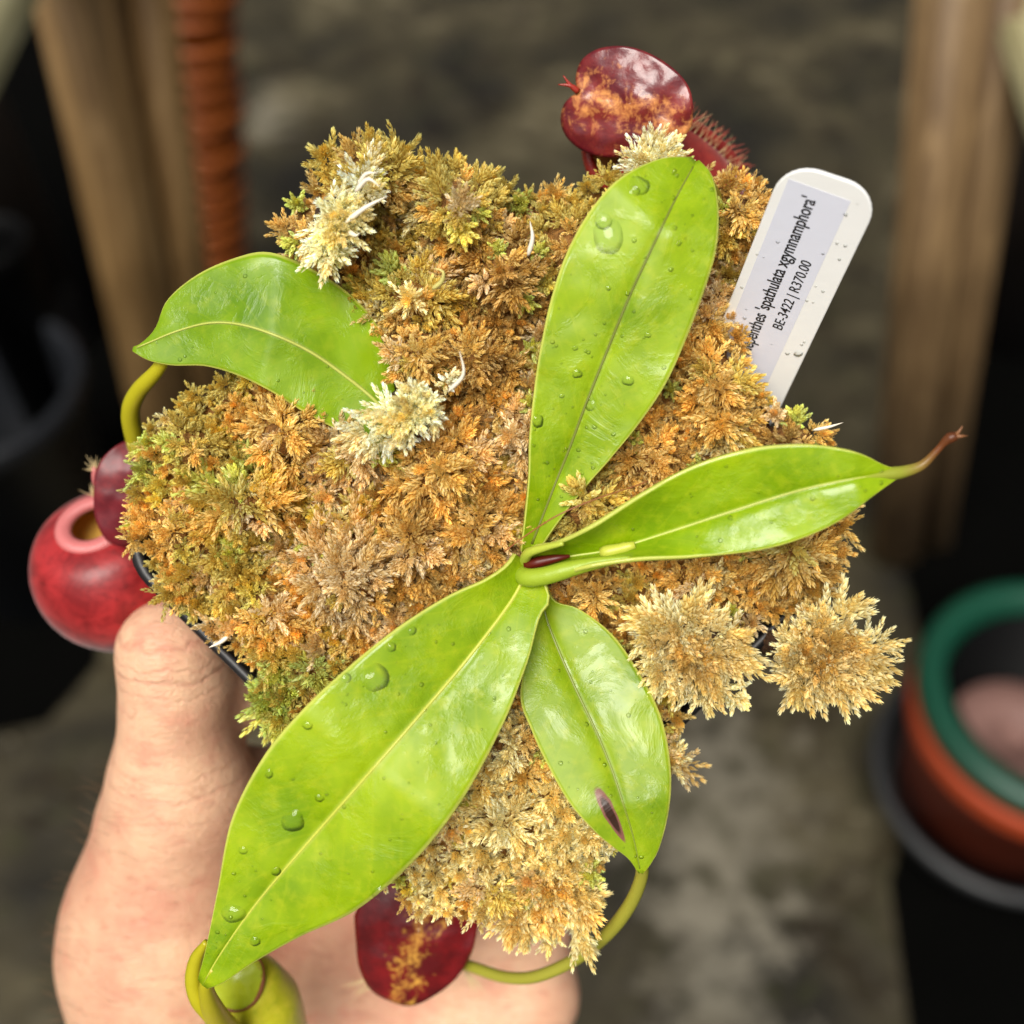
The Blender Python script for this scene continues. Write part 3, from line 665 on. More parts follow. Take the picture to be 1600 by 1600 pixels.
# small green pitcher, lid still shut, hanging from the longest leaf
C = spline([tuple(W(*q)) for q in ((384, 1520, -1.7), (396, 1540, -2.0), (412, 1575, -2.4), (424, 1625, -2.9), (420, 1680, -3.4), (400, 1710, -3.8))], 30)
rad = np.interp(np.linspace(0, 1, 30), [0, .06, .25, .5, .8, 1], [.0040, .0062, .0082, .0080, .0058, .0012])
V, Fc = loft(C, rad, 40, 1.0, UP); p_grn = mk('pitcher', V, Fc + [tuple(range(39, -1, -1))], M['body_green'], plant); tag(p_grn, 'small yellow-green pitcher with its lid still shut')
lid_from_outline([(333, 1530), (334, 1560), (352, 1576), (378, 1577), (399, 1563), (410, 1537), (408, 1508), (392, 1488), (362, 1488), (342, 1504)], (372, 1532), lambda u, v: -1.35, M['lid_green'], p_grn, .18, (.35, 1), seed=9)

V, Fc = tube(spline([tuple(W(u, v, -1.38)) for u, v in ((333, 1530), (334, 1560), (352, 1576), (378, 1577), (399, 1563), (410, 1537), (408, 1508), (392, 1488))], 50), .0005, 8)
mk('lid_seam', V, Fc, simple('seam', lin(120, 66, 24), .5), p_grn)

# ------------------------------------------------------------------ moss
OUT = [(208, 852), (208, 772), (216, 702), (250, 636), (330, 607), (392, 570), (440, 452), (432, 385), (448, 312), (500, 292), (505, 240), (560, 220), (618, 224), (655, 250), (705, 258), (765, 270), (808, 298), (852, 306), (905, 290), (962, 266), (1010, 250), (1060, 258), (1110, 282), (1155, 285), (1200, 288), (1185, 380), (1150, 480), (1166, 575), (1228, 648), (1286, 662), (1304, 720), (1318, 850), (1300, 905), (1262, 945), (1190, 965), (1120, 1040), (1060, 1130), (1060, 1190), (1000, 1250), (950, 1340), (890, 1395), (770, 1428), (650, 1425), (600, 1390), (480, 1200), (425, 1110), (398, 1036), (314, 973), (260, 930)]
cush = [(478, 372, 62, .75), (575, 270, 80, .8), (715, 325, 85, .8), (640, 470, 70, .5), (790, 420, 75, .5), (650, 555, 70, .6), (740, 560, 60, .4), (1160, 330, 70, .6), (1120, 480, 60, .3), (1120, 590, 65, .5),
        (1240, 690, 75, .6), (1130, 650, 70, .4), (1240, 860, 80, .7), (900, 790, 70, .6), (930, 930, 60, .4), (1010, 720, 70, .3), (290, 700, 75, .5), (270, 830, 75, .5), (380, 790, 80, .6), (440, 680, 70, .6), (560, 700, 70, .5), (680, 730, 80, .6),
        (540, 910, 95, .7), (420, 960, 80, .5), (640, 850, 75, .5), (740, 830, 60, .4), (480, 1040, 70, .4), (800, 1170, 65, .6), (790, 1290, 80, .6), (690, 1370, 60, .3), (765, 1390, 60, .5), (820, 680, 60, .3), (340, 920, 60, .4), (960, 640, 60, .3), (1090, 900, 70, .4), (900, 380, 70, .4)]
cA = np.array(cush, float)
def lump(u, v): return float((np.exp(-((u - cA[:, 0]) ** 2 + (v - cA[:, 1]) ** 2) / (cA[:, 2] * .72) ** 2)).max())
def mossz(u, v, lumps=True):
    z = .55 + 1.0 * math.exp(-((u - 790) / 430) ** 2 - ((v - 560) / 370) ** 2)
    if lumps:
        g = cA[:, 3] * np.exp(-((u - cA[:, 0]) ** 2 + (v - cA[:, 1]) ** 2) / (cA[:, 2] * .66) ** 2); z += max(g.max(), .0) * 2.5 + .1 * g.sum() - .95
    z += .12 * mnoise.noise(Vector((u / 60, v / 60, 3.3)))
    d = polydist((u, v), OUT)
    if d < 60: z -= (.35 if u < 460 else .8) * (1 - d / 60) ** 2
    z = max(z, .42)
    la = leaf_at(u, v)
    if la and la[0] != 'x':
        k, t, s = la; dd = LD[k]; zl = dd['z'][int(t * (dd['n'] - 1)), int(round((s + 1) / 2 * (dd['k'] - 1)))]
        lim = zl - (.85 if abs(s) < .75 else .55)
        if k == 'e' and s < -.8 and t < .6: lim = zl + .1
        z = min(z, lim)
    return z
def mnormal(u, v, z):
    e = 9.0; a = mossz(u + e, v), mossz(u - e, v), mossz(u, v + e), mossz(u, v - e); s = (D * 100 - z) / F
    n = Vector((-(a[0] - a[1]) / (2 * e * s), (a[2] - a[3]) / (2 * e * s), .95)); n.normalize(); return n

def moss_mesh(seed, kind):
    """one sphagnum head: short branchlets clothed in pointed leaflets (cm, z up)"""
    r = random.Random(seed); V = []; Fc = []; Cc = []
    tint = [(1, 1, 1)]
    def leaflet(p, d, nrm, L, wd, tone, tipc):
        tn_ = tint[0]
        s = d.cross(nrm).normalized(); i = len(V); up = s.cross(d).normalized()
        V.extend([p, p + d * L * .34 + s * wd + up * wd * .35, p + d * L * .42 - up * wd * .30, p + d * L * .34 - s * wd + up * wd * .35, p + d * L + up * L * .10])
        Fc.extend([(i, i + 1, i + 2), (i, i + 2, i + 3), (i + 1, i + 4, i + 2), (i + 2, i + 4, i + 3)])
        a = tone; b = tone * 1.12
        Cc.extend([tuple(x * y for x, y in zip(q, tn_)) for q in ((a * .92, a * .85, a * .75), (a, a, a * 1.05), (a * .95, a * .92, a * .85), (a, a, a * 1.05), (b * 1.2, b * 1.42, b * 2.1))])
    def branch(base, d, L, nl, ll, wd, flare, curl, tone):
        d = d.normalized(); side = d.orthogonal().normalized(); p = base.copy(); ph = r.uniform(0, 6.28)
        for k in range(nl):
            f = k / (nl - 1); d = (d + Vector((0, 0, curl / nl))).normalized(); p = p + d * (L / nl)
            side = d.orthogonal().normalized(); a = ph + k * 2.4; rad = side * math.cos(a) + d.cross(side) * math.sin(a)
            fl = flare * (1 - .55 * f); dl = (d * math.cos(fl) + rad * math.sin(fl)).normalized(); sz = (1 - .35 * f) * r.uniform(.85, 1.15)
            leaflet(p + rad * wd * .55, dl, -rad, ll * sz, wd * sz, tone * r.uniform(.85, 1.12), 1.22)
        for k in range(3):
            a = k * 2.1; side = d.orthogonal().normalized(); rad = side * math.cos(a) + d.cross(side) * math.sin(a)
            leaflet(p, (d + rad * .28).normalized(), -rad, ll * .75, wd * .6, tone * 1.08, 1.2)
    if kind == 'star':
        n1, n2, n3, LL, ll, wd, fl = 6, 6, 4, .34, .175, .046, .62
    elif kind == 'bud':
        n1, n2, n3, LL, ll, wd, fl = 6, 6, 4, .24, .150, .056, .36
    else:   # long pale strands
        n1, n2, n3, LL, ll, wd, fl = 5, 5, 3, .48, .19, .048, .58
    for ring, (n, el, Lm) in enumerate(((n1, .22, 1.0), (n2, .72, .95), (n3, 1.22, .8))):
        for k in range(n):
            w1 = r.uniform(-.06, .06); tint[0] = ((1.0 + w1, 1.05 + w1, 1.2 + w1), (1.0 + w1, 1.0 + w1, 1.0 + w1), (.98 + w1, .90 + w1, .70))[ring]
            a = 2 * math.pi * (k + r.uniform(-.3, .3)) / n + ring; e = el + r.uniform(-.35, .35)
            d = Vector((math.cos(a) * math.cos(e), math.sin(a) * math.cos(e), math.sin(e)))
            branch(Vector((0, 0, -.12 + .10 * ring)) + d * .04, d, LL * Lm * r.uniform(.6, 1.35), 11 if kind != 'long' else 15, ll, wd, fl, r.uniform(-.2, .55), r.uniform(.86, 1.12))
    for k in range(4):   # drooping branches under the head
        a = r.uniform(0, 6.28); d = Vector((math.cos(a), math.sin(a), -.7)); branch(Vector((0, 0, -.2)), d, LL * .9, 8, ll, wd, fl, -.3, .9)
    return [v * .01 for v in V], Fc, Cc
PROT = {}
for kd, cnt in (('star', 5), ('bud', 3), ('long', 3)):
    PROT[kd] = []
    for i in range(cnt):
        V, Fc, Cc = moss_mesh(100 * len(PROT) + i, kd)
        me = bpy.data.meshes.new('moss_shoot'); me.from_pydata([tuple(v) for v in V], [], Fc)
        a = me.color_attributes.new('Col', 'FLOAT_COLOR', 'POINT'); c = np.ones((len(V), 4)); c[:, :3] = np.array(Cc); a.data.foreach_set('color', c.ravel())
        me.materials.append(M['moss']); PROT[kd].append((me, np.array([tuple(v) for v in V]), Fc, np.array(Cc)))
PAL = dict(brown=lin(222, 188, 108), gold=lin(246, 212, 120), tan=lin(240, 216, 162), rust=lin(204, 164, 88), yell=lin(238, 230, 118), green=lin(198, 212, 106), cream=lin(254, 248, 208), pale=lin(250, 238, 174), olive=lin(222, 204, 106))
def zonecol(u, v):
    w_ = dict(brown=2.6, gold=3.0, tan=1.8, rust=.9, olive=1.3, yell=.7, green=.3, pale=.6)
    if u < 420 and v > 580: w_.update(yell=2.6, olive=2.6, green=.6, rust=.2, brown=.9)
    if 420 <= u < 700 and v > 840: w_.update(tan=3.0, gold=3.0, yell=.7)
    if v < 300 and u < 680: w_.update(olive=3, yell=1.5)
    if u > 880 and v < 330: w_.update(yell=2.0, gold=3, rust=.2)
    if u > 1080 and v < 480: w_.update(gold=3, yell=1.0)
    if v > 1080 and u > 560: w_.update(gold=3.5, pale=1.6, brown=1.4, rust=.2)
    if v > 930 and u < 470: w_.update(green=1.2, yell=1.6)
    ks = list(w_); k = random.choices(ks, [w_[q] for q in ks])[0]; c = PAL[k]; f = random.uniform(.86, 1.14)
    if random.random() < .6: c = PAL[CK[int(((cA[:, 0] - u) ** 2 + (cA[:, 1] - v) ** 2).argmin())]]
    g = PAL['gold']; return tuple((c[i] * .8 + g[i] * .2) * f for i in range(3))
def _ck(u, v):
    if u < 420 and v > 580: return random.choice(['yell', 'olive', 'olive', 'gold'])
    if v > 1080: return random.choice(['gold', 'pale', 'tan'])
    if v < 340: return random.choice(['gold', 'olive', 'brown'])
    return random.choice(['brown', 'rust', 'gold', 'tan', 'brown', 'gold', 'olive'])
CK = [_ck(a, b) for a, b, _, _ in cush]
CS = [random.uniform(.85, 1.25) for _ in cush]; CKIND = [random.choice(['star', 'star', 'bud', 'long']) for _ in cush]
def shoot_matrix(u, v, z, n, sc):
    nw = PD(*n).normalized(); q = ZUP.rotation_difference(nw).to_matrix() @ Matrix.Rotation(random.uniform(0, 6.28), 3, 'Z')
    return W(u, v, z), q, sc
def add_shoot(parent, me, u, v, z, n, sc, col):
    loc, q, sc = shoot_matrix(u, v, z, n, sc)
    o = bpy.data.objects.new('moss_shoot', me); S.collection.objects.link(o); o.parent = parent
    o.location = loc - wloc(parent); o.rotation_euler = q.to_euler(); o.scale = (sc, sc, sc); o.color = (*col, 1); return o
class Joined:
    def __init__(s): s.V = []; s.F = []; s.C = []; s.n = 0
    def add(s, pr, u, v, z, n, sc, col):
        loc, q, sc = shoot_matrix(u, v, z, n, sc); A = np.array(q) * sc
        s.V.append(pr[1] @ A.T + np.array(tuple(loc))); s.F.append(np.array(pr[2]) + s.n); s.C.append(pr[3] * np.array(col)); s.n += len(pr[1])
    def build(s, name, parent):
        V = np.vstack(s.V); o = mk(name, V, np.vstack(s.F).tolist(), M['moss'], parent, smooth=False, col=np.vstack(s.C)); o['kind'] = 'stuff'; return o
moss = empty('sphagnum_moss', P(PC[0], PC[1], -.5)); tag(moss, 'golden brown sphagnum moss cushion filling and overgrowing the black pot', 'moss')
# solid heart of the cushion
n = 70; us = np.linspace(190, 1335, n); vs = np.linspace(205, 1430, n)
idx = -np.ones((n, n), int); V = []
for i in range(n):
    for j in range(n):
        if inpoly((us[i], vs[j]), OUT) and polydist((us[i], vs[j]), OUT) > 8:
            idx[i, j] = len(V); V.append(W(us[i], vs[j], mossz(us[i], vs[j]) - .28))
nb = len(V)
for i in range(n):
    for j in range(n):
        if idx[i, j] >= 0:
            f = .74; V.append(W(770 + (us[i] - 770) * f, 840 + (vs[j] - 840) * f, -.6))
Fc = []; ed = {}
for i in range(n - 1):
    for j in range(n - 1):
        q = (idx[i, j], idx[i + 1, j], idx[i + 1, j + 1], idx[i, j + 1])
        if min(q) >= 0:
            Fc.append(q); Fc.append(tuple(x + nb for x in q[::-1]))
            for a, b in zip(q, q[1:] + q[:1]): ed[(a, b)] = 1
for (a, b) in list(ed):
    if (b, a) not in ed: Fc.append((b, a, a + nb, b + nb))
mk('moss_core', V, Fc, simple('moss_core', lin(150, 104, 46), .8, 500, 1.0, .004, var=.45, vscale=350), moss)
# heads, spread by dart throwing
pts = []
def throw(step, tries, margin):
    for _ in range(tries):
        u, v = random.uniform(200, 1330), random.uniform(210, 1430)
        if not inpoly((u, v), OUT) or polydist((u, v), OUT) < margin: continue
        if polydist((u, v), OUT) > 45 and lump(u, v) < .22 and random.random() < .5: continue
        if all((u - a) ** 2 + (v - b) ** 2 > step * step for a, b in pts): pts.append((u, v))
TUFTS = [  # name, centre px, z, radius px, heads, colour keys, kind, label
    ((640, 645), 2.0, 56, 15, ('pale', 'cream'), 'long', 'cream white moss tuft beside the drooping deep green leaf'),
    ((532, 345), 1.95, 56, 15, ('pale', 'cream'), 'long', 'pale yellow moss tuft with white dry tips at the cushion edge'),
    ((1020, 250), .9, 34, 7, ('cream', 'pale', 'cream'), 'long', 'pale cream moss tuft in front of the mottled pitcher lid'),
    ((1085, 1018), 1.5, 80, 30, ('brown', 'pale'), 'star', 'large golden moss tuft next to the scarred leaf'),
    ((1285, 1028), .9, 78, 30, ('brown', 'pale'), 'star', 'outermost golden moss tuft hanging off the pot beside another'),
    ((850, 1408), .2, 72, 26, ('gold', 'pale'), 'star', 'straw coloured moss tuft above the curved tendril'),
    ((432, 1085), .1, 32, 8, ('green', 'yell'), 'star', 'small green moss tuft hanging over the pot rim'),
    ((1052, 1190), .0, 14, 2, ('gold', 'tan'), 'bud', 'tiny tan moss tuft peeping past the scarred leaf edge'),
]
pts = []; throw(25, 26000, 3)
vis = []; hid = []
for p in pts: (hid if leaf_at(*p) else vis).append(p)
random.shuffle(vis)
main = vis[:290]; rest = vis[290:] + hid
def pick(): return random.choices(['star', 'bud', 'long'], [6, 2.6, 1.6])[0]
def place(u, v, adder, sc0=1.0):
    z = mossz(u, v); nn = mnormal(u, v, z); nn = (nn + Vector([random.uniform(-.22, .22) for _ in range(3)])).normalized()
    ci = int(((cA[:, 0] - u) ** 2 + (cA[:, 1] - v) ** 2).argmin()); sc0 *= CS[ci]
    k = CKIND[ci] if random.random() < .45 else pick(); pr = random.choice(PROT[k]); col = zonecol(u, v)
    if k == 'bud' and random.random() < .3: col = tuple(PAL['yell'][i] * .6 + PAL['green'][i] * .4 for i in range(3))
    adder(pr, u, v, z - .02 + random.uniform(-.06, .10), nn, sc0 * random.uniform(.8, 1.35) * .76, col)
for u, v in main: place(u, v, lambda pr, *a: add_shoot(moss, pr[0], *a))
J = Joined()
for u, v in rest: place(u, v, J.add)
base_pts = list(pts); extra = []
for _ in range(9000):     # small filler heads in the gaps, a little deeper
    u, v = random.uniform(200, 1330), random.uniform(210, 1430)
    if leaf_at(u, v) or not inpoly((u, v), OUT): continue
    if lump(u, v) < .18 and polydist((u, v), OUT) > 45 and random.random() < .4: continue
    if all((u - a) ** 2 + (v - b) ** 2 > 16 ** 2 for a, b in base_pts): base_pts.append((u, v)); extra.append((u, v))
for u, v in extra[:800]:
    z = mossz(u, v); nn = (mnormal(u, v, z) + Vector([random.uniform(-.4, .4) for _ in range(3)])).normalized()
    J.add(random.choice(PROT['star'] + PROT['bud']), u, v, z - .16, nn, random.uniform(.45, .66), zonecol(u, v))
J.build('moss_undergrowth', moss)
BIAS = {(640, 645): (-.55, -.25, 0), (532, 345): (.35, -.45, 0), (1020, 250): (-.1, .5, 0), (1085, 1018): (.25, -.35, 0), (1285, 1028): (.55, -.25, 0), (850, 1408): (.1, -.55, 0)}
ASP = {(640, 645): (1.4, .55, -.6), (532, 345): (1.3, .55, -1.0), (1020, 250): (1.1, .7, -.2), (1085, 1018): (1.0, .85, .4), (1285, 1028): (1.05, .85, .1), (850, 1408): (1.05, .8, -.2)}
for (c, z0, r, nh, cols, kd, lab) in TUFTS:
    root = empty('moss_tuft', W(c[0], c[1], z0 - .8)); tag(root, lab, 'moss', 'moss tufts standing out of the cushion')
    for i in range(nh):
        f = math.sqrt((i + .3) / nh); a = i * 2.39996; rj = r * random.uniform(.6, 1.22); sx_, sy_, an = ASP.get(c, (1, 1, 0)); du, dv = math.cos(a) * rj * f * sx_, math.sin(a) * rj * f * sy_; u = c[0] + du * math.cos(an) - dv * math.sin(an); v = c[1] + du * math.sin(an) + dv * math.cos(an)
        z = z0 + .75 * math.sqrt(max(0, 1 - f * f * .9)) - .5; nn = Vector(((u - c[0]) / r * 1.3, -(v - c[1]) / r * 1.3, math.sqrt(max(.05, 1 - f * f)) + .15)); nn = (nn + Vector(BIAS.get(c, (0, 0, 0))) + Vector([random.uniform(-.55, .55) for _ in range(3)])).normalized()
        ca, cb = PAL[cols[0]], PAL[cols[1]]; rv = random.uniform(.92, 1.06); wf = min(1, max(0, f ** 1.5 + random.uniform(-.15, .15))); cc = tuple((ca[q] * (1 - wf) + cb[q] * wf) * rv for q in range(3))
        add_shoot(root, random.choice(PROT['long' if (kd == 'long' or f > .62) and random.random() < .4 else 'star' if random.random() < .75 else 'bud'])[0], u, v, z, nn, random.uniform(.7, 1.4) * (.85 if kd == 'long' else 1), cc)
    V, Fc = lathe([(0, -.5), (.55, -.35), (.8, .05), (.62, .35), (0, .5)], 16); sc = r / 92.
    mk('tuft_core', [W(c[0], c[1], z0 - .28) + PD(*(Vector(v) * sc * .01)) for v in V], Fc, M['soil'], root)
    if min(polydist(c, OUT), 1e9) < 200 and not inpoly(c, OUT):
        q = np.array(c) + (np.array([770, 840]) - c) * .16; V, Fc = tube(spline([tuple(W(c[0], c[1], z0 - .3)), tuple(W(*((np.array(c) + q) / 2), z0 * .5 - .3)), tuple(W(*q, -.3))], 12), .0035, 10); mk('tuft_stalk', V, Fc, M['soil'], root)
# dry white blades
def blade(pts_, wd, label, name='dry_moss_blade', mat='white_dry', group=None):
    V, Fc = tube(spline([tuple(W(*p)) for p in pts_], 12), wd * .68 * np.array([.3, .8, 1, 1, .95, .9, .8, .7, .55, .4, .25, .05]), 6)
    o = mk(name, V, Fc, M[mat]); return tag(o, label, 'moss' if mat == 'white_dry' else 'plant', group)
GB = 'white dry moss blades'
for p in ([(540, 348, 2.5), (570, 325, 2.7), (606, 306, 2.8)], [(555, 300, 2.5), (575, 280, 2.7), (594, 292, 2.7)], [(560, 290, 2.4), (572, 272, 2.6), (590, 270, 2.7)], [(545, 362, 2.4), (556, 368, 2.6), (562, 364, 2.7)]):
    blade(p, .0007, 'thin white dry moss blade on the pale yellow tuft', group=GB + ' on the pale yellow tuft')
blade([(700, 612, 2.3), (724, 585, 2.6), (718, 548, 2.8)], .0006, 'thin white dry moss blade beside the cream white tuft', group=GB)
blade([(1270, 672, 1.2), (1295, 667, 1.3), (1318, 660, 1.3)], .0005, 'thin white dry moss blade sticking out below the plant label', group=GB)
blade([(358, 992, .7), (345, 1003, .7), (326, 1012, .75)], .0007, 'stubby white dry moss stalk on the pot rim by the thumb', group=GB)
blade([(825, 400, 2.1), (832, 372, 2.3), (828, 345, 2.4)], .0007, 'thin white dry moss blade beside the spoon-shaped leaf', group=GB)
blade([(675, 452, 2.1), (690, 440, 2.3), (692, 424, 2.45), (676, 419, 2.45)], .0007, 'tiny hooked pale green sprout among brown moss', 'sprout', 'sprout')
V, Fc = tube(spline([tuple(W(*p)) for p in ((788, 862, 1.9), (820, 838, 2.1), (870, 806, 2.35), (930, 780, 2.35), (985, 762, 2.2), (1012, 752, 2.1))], 40), .00013, 5)
tag(mk('root_thread', V, Fc, M['thread']), 'fine brown thread with tiny drops stretched across the moss', 'thread')

# ------------------------------------------------------------------ water drops
def drop_mesh(c, nrm, r, h, seed, el=1.0, ang=0.0):
    a = nrm.orthogonal().normalized(); b = nrm.cross(a); V = []; Fc = []; n, m = 18, 6
    for i in range(m + 1):
        f = i / m
        for j in range(n):
            q = 2 * math.pi * j / n; k = 1 + .22 * mnoise.noise(Vector((math.cos(q) * 1.2, math.sin(q) * 1.2, seed)))
            x, y = math.cos(q) * r * k * f * el, math.sin(q) * r * k * f; x, y = x * math.cos(ang) - y * math.sin(ang), x * math.sin(ang) + y * math.cos(ang)
            V.append(c + a * x + b * y + nrm * (h * (1 - f ** 2.4) - .00003))
    Fc = [(i * n + j, (i + 1) * n + j, (i + 1) * n + (j + 1) % n, i * n + (j + 1) % n) for i in range(m) for j in range(n)]
    return V, Fc
DN = {'a': 'clear water drop on the longest leaf with the green pitcher', 'b': 'clear water drop on the upright spoon-shaped leaf', 'd': 'clear water drop on the leaf with a brown scar'}
BIG = {'a': [(585, 1065, 22), (455, 1282, 18), (540, 1062, 8), (482, 1130, 9), (610, 1015, 8), (365, 1422, 16), (430, 1365, 8), (640, 990, 7), (505, 1245, 8), (375, 1330, 7), (595, 1390, 11), (400, 1470, 9), (690, 1300, 6), (420, 1210, 7)],
       'b': [(950, 372, 24), (948, 345, 14), (1005, 290, 18), (985, 300, 9), (980, 588, 9), (905, 586, 8), (922, 635, 9), (955, 450, 5), (1010, 520, 5), (840, 660, 12), (880, 620, 5), (1062, 380, 4), (900, 540, 5)]}
small = {k: ([], []) for k in 'abcde'}
for k, L in BIG.items():
    for u, v, r in L:
        q = leaf_at(u, v)
        if not q or q[0] != k: continue
        c = leaf_point(k, q[1], q[2]); V, Fc = drop_mesh(c, leaf_normal(k, q[1], q[2]), r / F * .21, r / F * .21 * .36, u, random.uniform(.8, 1.25), random.uniform(0, 3))
        tag(mk('water_drop', V, Fc, M['water'], origin=c), DN[k], 'water drop', 'drops on one leaf: ' + k.replace('a', 'longest').replace('b', 'spoon-shaped'))
for k, cnt in (('a', 70), ('b', 90), ('c', 22), ('d', 26), ('e', 14)):
    V = []; Fc = []
    for _ in range(cnt):
        t, s = random.uniform(.12, .95), random.uniform(-.9, .9); c = leaf_point(k, t, s); r = random.choice((1.4, 1.8, 2.2, 3.0, 4.0)) / F * .21
        v, f = drop_mesh(c, leaf_normal(k, t, s), r, r * .6, random.random() * 50); q = len(V); V += v; Fc += [tuple(i + q for i in ff) for ff in f]
    o = mk('fine_droplets', V, Fc, M['water']); tag(o, 'fine sprinkling of water droplets over the ' + {'a': 'longest leaf', 'b': 'spoon-shaped leaf', 'c': 'gutter-folded leaf', 'd': 'scarred leaf', 'e': 'drooping leaf'}[k], 'water', kind='stuff')

# ------------------------------------------------------------------ plant label
tA, tB = Vector(px2pot(1304, 274, 3.3)), Vector(px2pot(1208, 494, .9))
along = (tA - tB).normalized(); wide = Vector((.913, -.41, 0)); wide = (wide - along * wide.dot(along)).normalized(); tn = wide.cross(along)
if tn.z < 0: tn = -tn
TW = 1.72; TL = 7.5
def TG(x, y, n=0.0): q = tA + wide * x + along * y + tn * n; return P(q.x, q.y, q.z)
outl = []
rc = .62
for a in np.linspace(0, 90, 9): outl.append((TW / 2 - rc + rc * math.sin(R(a)), -rc + rc * math.cos(R(a))))
outl += [(TW / 2, -5.6), (.18, -TL), (-.18, -TL), (-TW / 2, -5.6)]
for a in np.linspace(90, 0, 9): outl.append((-TW / 2 + rc - rc * math.sin(R(a)), -rc + rc * math.cos(R(a))))
V = [TG(x, y, .045) for x, y in outl] + [TG(x, y, -.045) for x, y in outl]; k = len(outl)
Fc = [tuple(range(k))[::-1], tuple(range(k, 2 * k))] + [(i, (i + 1) % k, k + (i + 1) % k, k + i) for i in range(k)]
tagroot = mk('plant_label', V, Fc, M['tag'], origin=TG(0, -TL), smooth=False); tag(tagroot, 'white plastic plant label with printed sticker stuck upright in moss', 'plant label')
bm = bmesh.new(); bm.from_mesh(tagroot.data); bmesh.ops.recalc_face_normals(bm, faces=bm.faces); bm.to_mesh(tagroot.data); bm.free()
bv = tagroot.modifiers.new('bevel', 'BEVEL'); bv.width = .0003; bv.segments = 3; bv.limit_method = 'ANGLE'
sx0, sx1 = -TW / 2 + .17, TW / 2 - .44
Sv = [(sx0, -.30), (sx1, -.33), (sx1, -6.2), (sx0, -6.2)]
stk = mk('sticker', [TG(x, y, .051) for x, y in Sv] + [TG(x, y, .046) for x, y in Sv], [(3, 2, 1, 0), (0, 1, 5, 4), (1, 2, 6, 5), (2, 3, 7, 6), (3, 0, 4, 7)], M['sticker'], tagroot, smooth=False)
def lettering(txt, x, y_end, size, length, bold, shear=0.0):
    cu = bpy.data.curves.new('lettering', 'FONT'); cu.body = txt; cu.size = size; cu.offset = bold; cu.shear = shear; cu.space_character = 1.0; cu.extrude = .003
    ob = bpy.data.objects.new('tmp', cu); S.collection.objects.link(ob); bpy.context.view_layer.update()
    me = bpy.data.meshes.new_from_object(ob.evaluated_get(bpy.context.evaluated_depsgraph_get())); bpy.data.objects.remove(ob)
    co = np.array([v.co[:] for v in me.vertices]); fx = length / (co[:, 0].max() - co[:, 0].min()); x0 = co[:, 0].min()
    V = [TG(x - c[1], y_end - length + (c[0] - x0) * fx, .0555 + c[2]) for c in co]
    return mk('lettering', V, [tuple(p.vertices) for p in me.polygons], M['ink'], stk, smooth=False)
lettering("Nepenthes 'spathulata xgymnamphora'", -.12, -.50, .36, 3.65, .004)
lettering("BE-3422 | R370.00", .25, -1.72, .28, 1.62, .0012, .1)
dr = random.Random(5); V = []; Fc = []
for i in range(46):
    x, y = dr.uniform(-.75, .75), -dr.uniform(.2, 3.9); q = PD(*tn).normalized(); r = dr.choice((.015, .02, .03, .04, .07)) / 100
    if -.42 < x < .30 and r > .00025: continue
    v, f = drop_mesh(TG(x, y, .052), q, r, r * .45, dr.random() * 40, dr.uniform(.8, 1.4)); n0 = len(V); V += v; Fc += [tuple(i + n0 for i in ff) for ff in f]
tag(mk('fine_droplets', V, Fc, M['water']), 'fine water droplets beading on the white plant label', 'water', kind='stuff')

